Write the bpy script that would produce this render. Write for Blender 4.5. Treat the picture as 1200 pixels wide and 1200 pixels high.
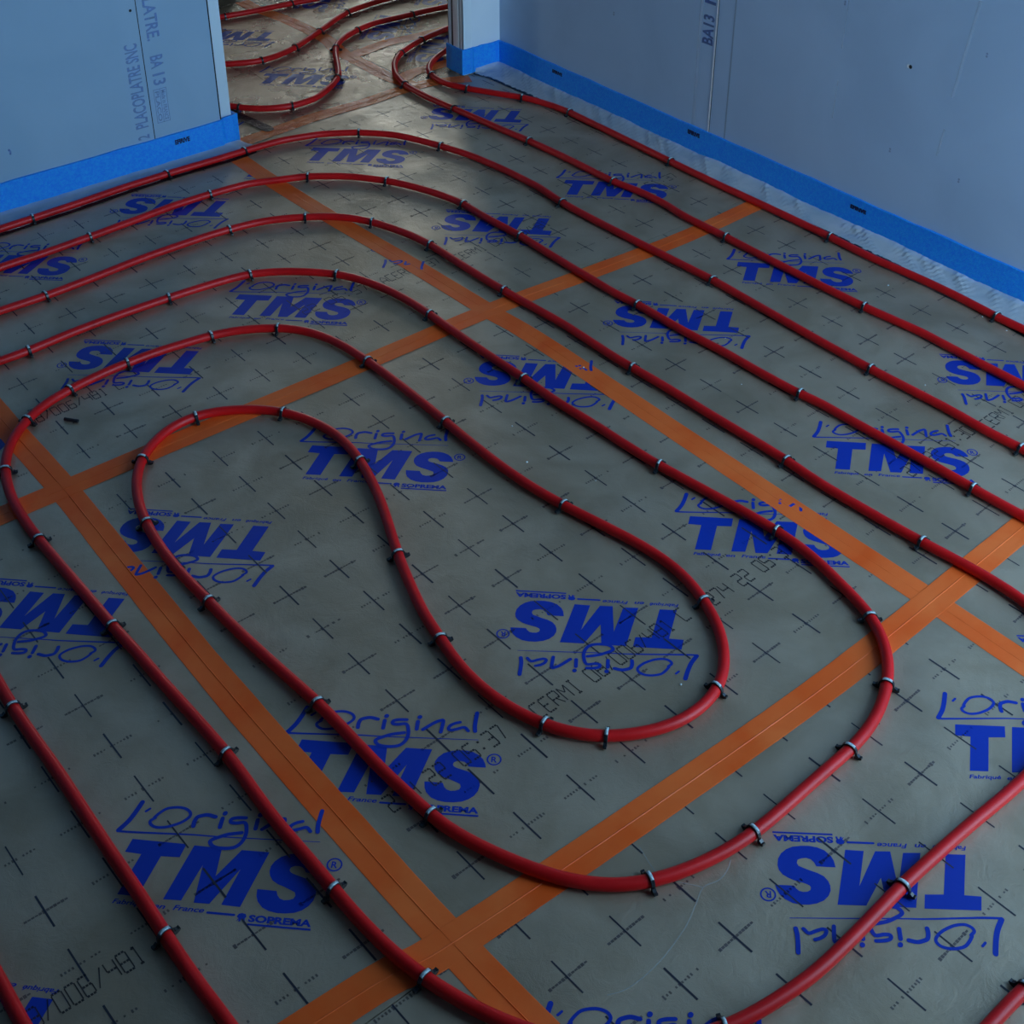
# A taped insulated floor with red heating pipes in a room under construction.
# Units are metres; x runs along one family of taped joints, -y along the other.
import bpy, bmesh, math, random
from mathutils import Vector, Matrix

random.seed(7)
for o in list(bpy.data.objects):
    bpy.data.objects.remove(o)
COL = bpy.context.scene.collection
scene = bpy.context.scene

# ------------------------------------------------------------------ camera
cam_data = bpy.data.cameras.new('camera')
cam_data.sensor_width = 36.0
cam_data.sensor_fit = 'HORIZONTAL'
cam_data.lens = 1608.784 * 36.0 / 1200.0
cam_data.shift_x = (600.0 - 627.375) / 1200.0
cam_data.shift_y = (372.836 - 600.0) / 1200.0
cam_data.clip_start = 0.02
cam_data.clip_end = 60
cam = bpy.data.objects.new('camera', cam_data)
cam.location = (0.27346949, -2.74434591, 1.60326533)
cam.rotation_euler = (1.02099517, -0.00987664, -0.71723134)
COL.objects.link(cam)
scene.camera = cam

# ------------------------------------------------------------------ world, light, exposure
scene.view_settings.view_transform = 'Standard'
scene.view_settings.look = 'None'
scene.view_settings.gamma = 1.0
scene.view_settings.exposure = 0.9
scene.view_settings.use_curve_mapping = False
world = bpy.data.worlds.new('sky')
scene.world = world
world.use_nodes = True
wbg = world.node_tree.nodes['Background']
wbg.inputs[0].default_value = (0.72, 0.88, 1.0, 1)
wbg.inputs[1].default_value = 2.0


def area_light(name, loc, target, sx, sy, power, color):
    ld = bpy.data.lights.new(name, 'AREA')
    ld.shape = 'RECTANGLE'
    ld.size = sx
    ld.size_y = sy
    ld.energy = power
    ld.color = color
    lo = bpy.data.objects.new(name, ld)
    lo.location = loc
    d = Vector(target) - Vector(loc)
    lo.rotation_euler = d.to_track_quat('-Z', 'Y').to_euler()
    COL.objects.link(lo)
    return lo


# daylight through the window behind the camera, and through the back room window and one added there
area_light('window_daylight_front', (2.38, -3.26, 1.1), (2.8, 0, 0.3), 0.9, 1.8, 31, (0.37, 0.68, 1.0))
area_light('window_and_fill_back', (6.0, 5.42, 1.35), (5.0, 0, 1.2), 0.8, 1.9, 21, (0.93, 1.0, 0.95))
area_light('window_and_fill_back', (-0.9, 5.42, 1.35), (1.0, 1.5, 1.0), 1.0, 1.9, 8, (0.93, 0.98, 1.0))  # added window light, put in to brighten the stud and pipes


# ------------------------------------------------------------------ materials
def new_mat(name):
    m = bpy.data.materials.new(name)
    m.use_nodes = True
    nt = m.node_tree
    return m, nt, nt.nodes, nt.links, nt.nodes['Principled BSDF']


def simple(name, color, rough=0.5, metal=0.0, coat=0.0, spec=0.5):
    m, nt, N, L, b = new_mat(name)
    b.inputs['Base Color'].default_value = (*color, 1)
    b.inputs['Roughness'].default_value = rough
    b.inputs['Metallic'].default_value = metal
    b.inputs['Coat Weight'].default_value = coat
    b.inputs['Coat Roughness'].default_value = 0.15
    b.inputs['Specular IOR Level'].default_value = spec
    return m


def add_bump(m, scale, strength, dist=0.002, detail=6, kind='noise', rough=0.6, stretch=None):
    nt = m.node_tree
    N, L = nt.nodes, nt.links
    b = N['Principled BSDF']
    tc = N.new('ShaderNodeTexCoord')
    src = tc.outputs['Object']
    if stretch:
        mp = N.new('ShaderNodeMapping')
        mp.inputs['Scale'].default_value = stretch
        mp.inputs['Rotation'].default_value = (0, 0, 0.6)
        L.new(src, mp.inputs[0])
        src = mp.outputs[0]
    if kind == 'noise':
        t = N.new('ShaderNodeTexNoise')
        t.inputs['Detail'].default_value = detail
        t.inputs['Roughness'].default_value = rough
        t.inputs['Distortion'].default_value = 0.8
        out = t.outputs[0]
    else:
        t = N.new('ShaderNodeTexVoronoi')
        out = t.outputs['Distance']
    t.inputs['Scale'].default_value = scale
    L.new(src, t.inputs['Vector'])
    bp = N.new('ShaderNodeBump')
    bp.inputs['Strength'].default_value = strength
    bp.inputs['Distance'].default_value = dist
    L.new(out, bp.inputs['Height'])
    prev = b.inputs['Normal'].links[0].from_socket if b.inputs['Normal'].is_linked else None
    if prev:
        L.new(prev, bp.inputs['Normal'])
    L.new(bp.outputs[0], b.inputs['Normal'])
    if b.inputs['Coat Weight'].default_value > 0:
        L.new(bp.outputs[0], b.inputs['Coat Normal'])
    return m


def mottle(m, c1, c2, scale, detail=4, lo=0.35, hi=0.65):
    nt = m.node_tree
    N, L = nt.nodes, nt.links
    b = N['Principled BSDF']
    tc = N.new('ShaderNodeTexCoord')
    t = N.new('ShaderNodeTexNoise')
    t.inputs['Scale'].default_value = scale
    t.inputs['Detail'].default_value = detail
    t.inputs['Distortion'].default_value = 0.6
    L.new(tc.outputs['Object'], t.inputs['Vector'])
    cr = N.new('ShaderNodeValToRGB')
    cr.color_ramp.elements[0].position = lo
    cr.color_ramp.elements[1].position = hi
    cr.color_ramp.elements[0].color = (*c1, 1)
    cr.color_ramp.elements[1].color = (*c2, 1)
    L.new(t.outputs[0], cr.inputs[0])
    L.new(cr.outputs[0], b.inputs['Base Color'])
    return m


def rough_map(m, scale, r1, r2):
    nt = m.node_tree
    N, L = nt.nodes, nt.links
    b = N['Principled BSDF']
    tc = N.new('ShaderNodeTexCoord')
    t = N.new('ShaderNodeTexNoise')
    t.inputs['Scale'].default_value = scale
    t.inputs['Detail'].default_value = 5
    L.new(tc.outputs['Object'], t.inputs['Vector'])
    mr = N.new('ShaderNodeMapRange')
    mr.inputs['From Min'].default_value = 0.3
    mr.inputs['From Max'].default_value = 0.7
    mr.inputs['To Min'].default_value = r1
    mr.inputs['To Max'].default_value = r2
    L.new(t.outputs[0], mr.inputs['Value'])
    L.new(mr.outputs[0], b.inputs['Roughness'])
    return m


def see_through(m, alpha):
    m.node_tree.nodes['Principled BSDF'].inputs['Alpha'].default_value = alpha
    return m


FOIL1, FOIL2 = (0.40, 0.305, 0.205), (0.52, 0.41, 0.295)
M = {}
M['foil'] = rough_map(mottle(simple('laminate_foil', FOIL1, 0.42, 0.6, 0.15), FOIL1, FOIL2, 6.0, 10, 0.36, 0.64), 9, 0.40, 0.60)
add_bump(M['foil'], 7, 0.35, 0.006, 6)
add_bump(M['foil'], 40, 0.4, 0.0022, 7, rough=0.7)
M['foil_crumpled'] = rough_map(mottle(simple('crumpled_laminate_foil', FOIL1, 0.35, 0.7, 0.5), FOIL1, FOIL2, 4.0), 8, 0.18, 0.4)
add_bump(M['foil_crumpled'], 9, 0.6, 0.008, 8, rough=0.7)
add_bump(M['foil_crumpled'], 30, 1.0, 0.011, 8, rough=0.75)
M['ink_blue'] = simple('blue_ink', (0.0, 0.030, 0.36), 0.5, 0.0, 0.12, 0.3)
add_bump(M['ink_blue'], 9, 0.25, 0.004, 5)
M['ink_blue_crumpled'] = simple('blue_ink_crumpled', (0.003, 0.035, 0.30), 0.5, 0.0, 0.12, 0.3)
add_bump(M['ink_blue_crumpled'], 38, 0.8, 0.006, 6)
M['ink_thin'] = simple('thin_blue_ink', (0.04, 0.09, 0.40), 0.45, 0.0, 0.3)
M['ink_black'] = simple('black_ink', (0.02, 0.02, 0.035), 0.45, 0.0, 0.3)
M['ink_grey'] = see_through(simple('faint_violet_ink', (0.055, 0.045, 0.075), 0.5, 0.0, 0.3), 0.55)
M['tape'] = see_through(mottle(simple('orange_tape', (0.75, 0.2, 0.04), 0.5, 0.0, 0.06, 0.22), (0.92, 0.11, 0.012), (1.0, 0.18, 0.035), 7), 0.94)
rough_map(M['tape'], 12, 0.42, 0.6)
add_bump(M['tape'], 26, 0.25, 0.002, 5, stretch=(0.3, 1.6, 1))
M['tape_shiny'] = see_through(mottle(simple('shiny_orange_tape', (0.62, 0.2, 0.07), 0.25, 0.0, 0.0, 0.35), (0.95, 0.17, 0.035), (1.0, 0.26, 0.07), 7), 0.94)
add_bump(M['tape_shiny'], 34, 1.0, 0.010, 7, rough=0.7)
M['pipe'] = mottle(simple('red_plastic', (0.55, 0.008, 0.012), 0.42, 0.0, 0.0, 0.32), (0.58, 0.005, 0.006), (0.70, 0.008, 0.009), 18)
M['dust'] = see_through(simple('grey_dust', (0.42, 0.25, 0.25), 0.9), 0.3)
M['clip'] = simple('black_plastic', (0.010, 0.014, 0.018), 0.3)
M['highlight_crown'] = mottle(simple('plastic_highlight', (0.5, 0.6, 0.6), 0.35), (0.22, 0.30, 0.32), (0.62, 0.75, 0.76), 160)  # highlight on the black clip tops, painted as pale plastic
M['foam'] = mottle(simple('blue_foam', (0.02, 0.25, 0.85), 0.55), (0.0, 0.25, 0.98), (0.01, 0.38, 1.0), 160)
add_bump(M['foam'], 420, 0.6, 0.002, 2, kind='cell')
M['foam_mark'] = simple('navy_stamp', (0.004, 0.01, 0.07), 0.6)
M['film'] = see_through(mottle(simple('clear_film', (0.65, 0.72, 0.78), 0.22, 0.0, 0.6), (0.75, 0.82, 0.88), (1.0, 1.0, 1.0), 12), 0.52)
add_bump(M['film'], 24, 0.45, 0.003, 4)
M['black_strip'] = simple('black_adhesive_strip', (0.006, 0.008, 0.012), 0.3, 0, 0, 0.3)
add_bump(M['black_strip'], 60, 1.0, 0.008, 5)
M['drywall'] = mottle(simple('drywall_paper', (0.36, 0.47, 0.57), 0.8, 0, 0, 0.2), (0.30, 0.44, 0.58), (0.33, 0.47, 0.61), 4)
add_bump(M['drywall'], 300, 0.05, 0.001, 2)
M['drywall_lit'] = mottle(simple('lit_return_drywall_paper', (0.55, 0.64, 0.72), 0.8, 0, 0, 0.2), (0.72, 0.79, 0.85), (0.76, 0.83, 0.89), 4)  # same plasterboard, made paler for the stronger light on the return
M['drywall_right'] = mottle(simple('lit_right_drywall_paper', (0.46, 0.60, 0.76), 0.8, 0, 0, 0.2), (0.45, 0.575, 0.74), (0.49, 0.62, 0.79), 4)  # same board type as the left wall, its extra light put into the colour
M['dry_dark'] = simple('joint_gap', (0.01, 0.012, 0.016), 0.8)
M['dry_ink'] = see_through(simple('drywall_blue_ink', (0.03, 0.13, 0.62), 0.8), 0.36)
M['dry_scuff'] = see_through(simple('pale_scuff', (0.75, 0.82, 0.88), 0.8), 0.28)
M['steel'] = simple('galvanised_steel_sheen', (0.95, 0.98, 1.0), 0.4, 0.3)  # whitened so the ribs carry their bright reflections in the colour
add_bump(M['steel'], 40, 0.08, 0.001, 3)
M['steel_flange'] = simple('galvanised_flange', (0.62, 0.74, 0.82), 0.5, 0.15)
M['steel_web'] = simple('shaded_web', (0.12, 0.10, 0.10), 0.5, 0.6)  # stud steel with its shade and brownish reflection painted in
M['concrete'] = mottle(simple('raw_concrete', (0.25, 0.25, 0.24), 0.9), (0.2, 0.2, 0.19), (0.3, 0.3, 0.29), 3)
M['ceiling'] = simple('bare_ceiling', (0.16, 0.16, 0.16), 0.9)
M['window'] = simple('window_frame_paint', (0.5, 0.5, 0.5), 0.5)
M['bucket'] = simple('dark_brown_plastic', (0.035, 0.018, 0.012), 0.35)
M['crumb'] = simple('white_crumb', (0.75, 0.8, 0.8), 0.7)


# ------------------------------------------------------------------ helpers
def link(name, bm, mat, parent=None, smooth=False):
    me = bpy.data.meshes.new(name)
    bmesh.ops.recalc_face_normals(bm, faces=bm.faces)
    bm.to_mesh(me)
    bm.free()
    if smooth:
        for p in me.polygons:
            p.use_smooth = True
    for m in (mat if isinstance(mat, (list, tuple)) else [mat]):
        me.materials.append(m)
    o = bpy.data.objects.new(name, me)
    COL.objects.link(o)
    if parent:
        o.parent = parent
        o.matrix_parent_inverse = Matrix.Translation(-Vector(parent.location))
    return o


def flat(name, bm, mat, parent=None):
    # flat printed work: keep every face looking up
    me = bpy.data.meshes.new(name)
    for f in bm.faces:
        f.normal_update()
        if f.normal.z < 0:
            f.normal_flip()
    bm.to_mesh(me)
    bm.free()
    me.materials.append(mat)
    o = bpy.data.objects.new(name, me)
    COL.objects.link(o)
    if parent:
        o.parent = parent
        o.matrix_parent_inverse = Matrix.Translation(-Vector(parent.location))
    return o


def tag(o, label=None, cat=None, group=None, kind=None):
    if label: o['label'] = label
    if cat: o['category'] = cat
    if group: o['group'] = group
    if kind: o['kind'] = kind
    return o


def thing(name, label, cat, loc=(0, 0, 0), group=None):
    o = bpy.data.objects.new(name, None)
    o.empty_display_size = 0.05
    o.location = loc
    COL.objects.link(o)
    return tag(o, label, cat, group)


def box(bm, x0, x1, y0, y1, z0, z1, M4=None):
    vs = [bm.verts.new((x, y, z)) for z in (z0, z1) for x, y in ((x0, y0), (x1, y0), (x1, y1), (x0, y1))]
    for q in ((3, 2, 1, 0), (4, 5, 6, 7), (0, 1, 5, 4), (1, 2, 6, 5), (2, 3, 7, 6), (3, 0, 4, 7)):
        bm.faces.new([vs[i] for i in q])
    if M4: bmesh.ops.transform(bm, matrix=M4, verts=vs)
    return vs


def catmull(P, n):
    P = [Vector(p) for p in P]
    Q = [P[0] * 2 - P[1]] + P + [P[-1] * 2 - P[-2]]
    out = []
    for i in range(1, len(Q) - 2):
        for k in range(n):
            t = k / n
            a, b, c_, d = Q[i - 1], Q[i], Q[i + 1], Q[i + 2]
            out.append(0.5 * ((2 * b) + (-a + c_) * t + (2 * a - 5 * b + 4 * c_ - d) * t * t + (-a + 3 * b - 3 * c_ + d) * t ** 3))
    out.append(P[-1])
    return out


def tube(bm, P, r, seg=16, cap=True):
    rings = []
    for i, p in enumerate(P):
        t = (P[min(i + 1, len(P) - 1)] - P[max(i - 1, 0)]).normalized()
        s = Vector((-t.y, t.x, 0)).normalized()
        u = t.cross(s).normalized()
        rings.append([bm.verts.new(p + s * (r * math.cos(a)) + u * (r * math.sin(a))) for a in [2 * math.pi * k / seg for k in range(seg)]])
    for a, b in zip(rings, rings[1:]):
        for k in range(seg):
            bm.faces.new([a[k], a[(k + 1) % seg], b[(k + 1) % seg], b[k]])
    if cap:
        bm.faces.new(rings[0][::-1])
        bm.faces.new(rings[-1])
    return rings


# The printed grid of the boards is square; the laid floor drifts from it by some
# millimetres, measured here as a smooth map from print coordinates to the floor.
FX = [1.60145, -0.00296, 0.00154, 0.00161, 0.00135, -0.00037, 1.5177, 0.04088, -0.03483, -0.01461, -0.00468, 0.00886, -0.04462, 3e-05, 0.00297, -0.06056, -0.00854, -0.00012, 0.02854, 0.00459, -0.01015]
FY = [-0.5895, -1.50774, -0.05196, 0.02919, 0.01616, 0.00349, 0.0021, -0.0245, 0.04399, 0.00554, -0.00474, -0.023, 0.05883, 0.00932, -0.00261, 0.00714, -0.02131, -0.00465, -0.0015, 0.00645, 0.00031]


def floor_map(u, v):
    uc = min(max(u, 0.25), 3.0)
    vc = min(max(v, -1.3), 2.3)
    a = (uc - 1.6) / 1.5
    b = (vc - 0.6) / 1.5
    x = y = 0.0
    k = 0
    for i in range(6):
        for j in range(6):
            if i + j <= 5:
                t = a ** i * b ** j
                x += FX[k] * t
                y += FY[k] * t
                k += 1
    return x + (u - uc), y - (v - vc)


def warp(bm, z=0.0):
    for w in bm.verts:
        x, y = floor_map(w.co.x, w.co.y)
        w.co = Vector((x, y, w.co.z + z))


def clip_rect(bm, r):
    for co, no in (((r[0], 0, 0), (-1, 0, 0)), ((r[1], 0, 0), (1, 0, 0)), ((0, r[2], 0), (0, -1, 0)), ((0, r[3], 0), (0, 1, 0))):
        g = list(bm.verts) + list(bm.edges) + list(bm.faces)
        if g:
            bmesh.ops.bisect_plane(bm, geom=g, plane_co=co, plane_no=no, clear_outer=True, dist=1e-6)


def poly(bm, pts, z=0.0):
    f = bm.faces.new([bm.verts.new((x, y, z)) for x, y in pts])
    f.normal_update()
    return f


def ribbon(bm, pts, w, z=0.0, taper=None, lift=1.2e-5):
    P = [Vector((p[0], p[1], 0)) for p in pts]
    if len(P) > 2: P = catmull(P, 4)
    n = len(P)
    L_, R_ = [], []
    for i, p in enumerate(P):
        t = (P[min(i + 1, n - 1)] - P[max(i - 1, 0)])
        t = t.normalized() if t.length > 1e-9 else Vector((1, 0, 0))
        s = Vector((-t.y, t.x, 0))
        ww = w * 0.5 * (1 if taper is None else (1 - (1 - taper) * i / (n - 1)))
        L_.append(bm.verts.new((p.x + s.x * ww, p.y + s.y * ww, z)))
        R_.append(bm.verts.new((p.x - s.x * ww, p.y - s.y * ww, z)))
    for i in range(n - 1):
        bm.faces.new([L_[i], R_[i], R_[i + 1], L_[i + 1]])
    for m_, (q, wq) in enumerate(((P[0], w), (P[-1], w * (taper or 1)))):
        poly(bm, [(q.x + wq * .5 * math.cos(a), q.y + wq * .5 * math.sin(a)) for a in [k * math.pi / 5 for k in range(10)]], z + lift * (m_ + 1))


def text_mesh(s, width, height, bold=0.0, shear=0.0):
    """Outline of the word fitted into width x height, lower left corner at the origin."""
    cu = bpy.data.curves.new('word', 'FONT')
    cu.body = s
    cu.offset = bold
    cu.shear = shear
    cu.resolution_u = 3
    ob = bpy.data.objects.new('word', cu)
    COL.objects.link(ob)
    dg = bpy.context.evaluated_depsgraph_get()
    dg.update()
    me = bpy.data.meshes.new_from_object(ob.evaluated_get(dg))
    bm = bmesh.new()
    bm.from_mesh(me)
    bpy.data.objects.remove(ob)
    bpy.data.curves.remove(cu)
    bpy.data.meshes.remove(me)
    xs = [v.co.x for v in bm.verts]
    ys = [v.co.y for v in bm.verts]
    sx = width / (max(xs) - min(xs))
    sy = height / (max(ys) - min(ys))
    for v in bm.verts:
        v.co = Vector(((v.co.x - min(xs)) * sx, (v.co.y - min(ys)) * sy, 0))
    return bm


def merge(dst, src, M4):
    me = bpy.data.meshes.new('tmp')
    src.to_mesh(me)
    me.transform(M4)
    dst.from_mesh(me)
    bpy.data.meshes.remove(me)


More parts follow.
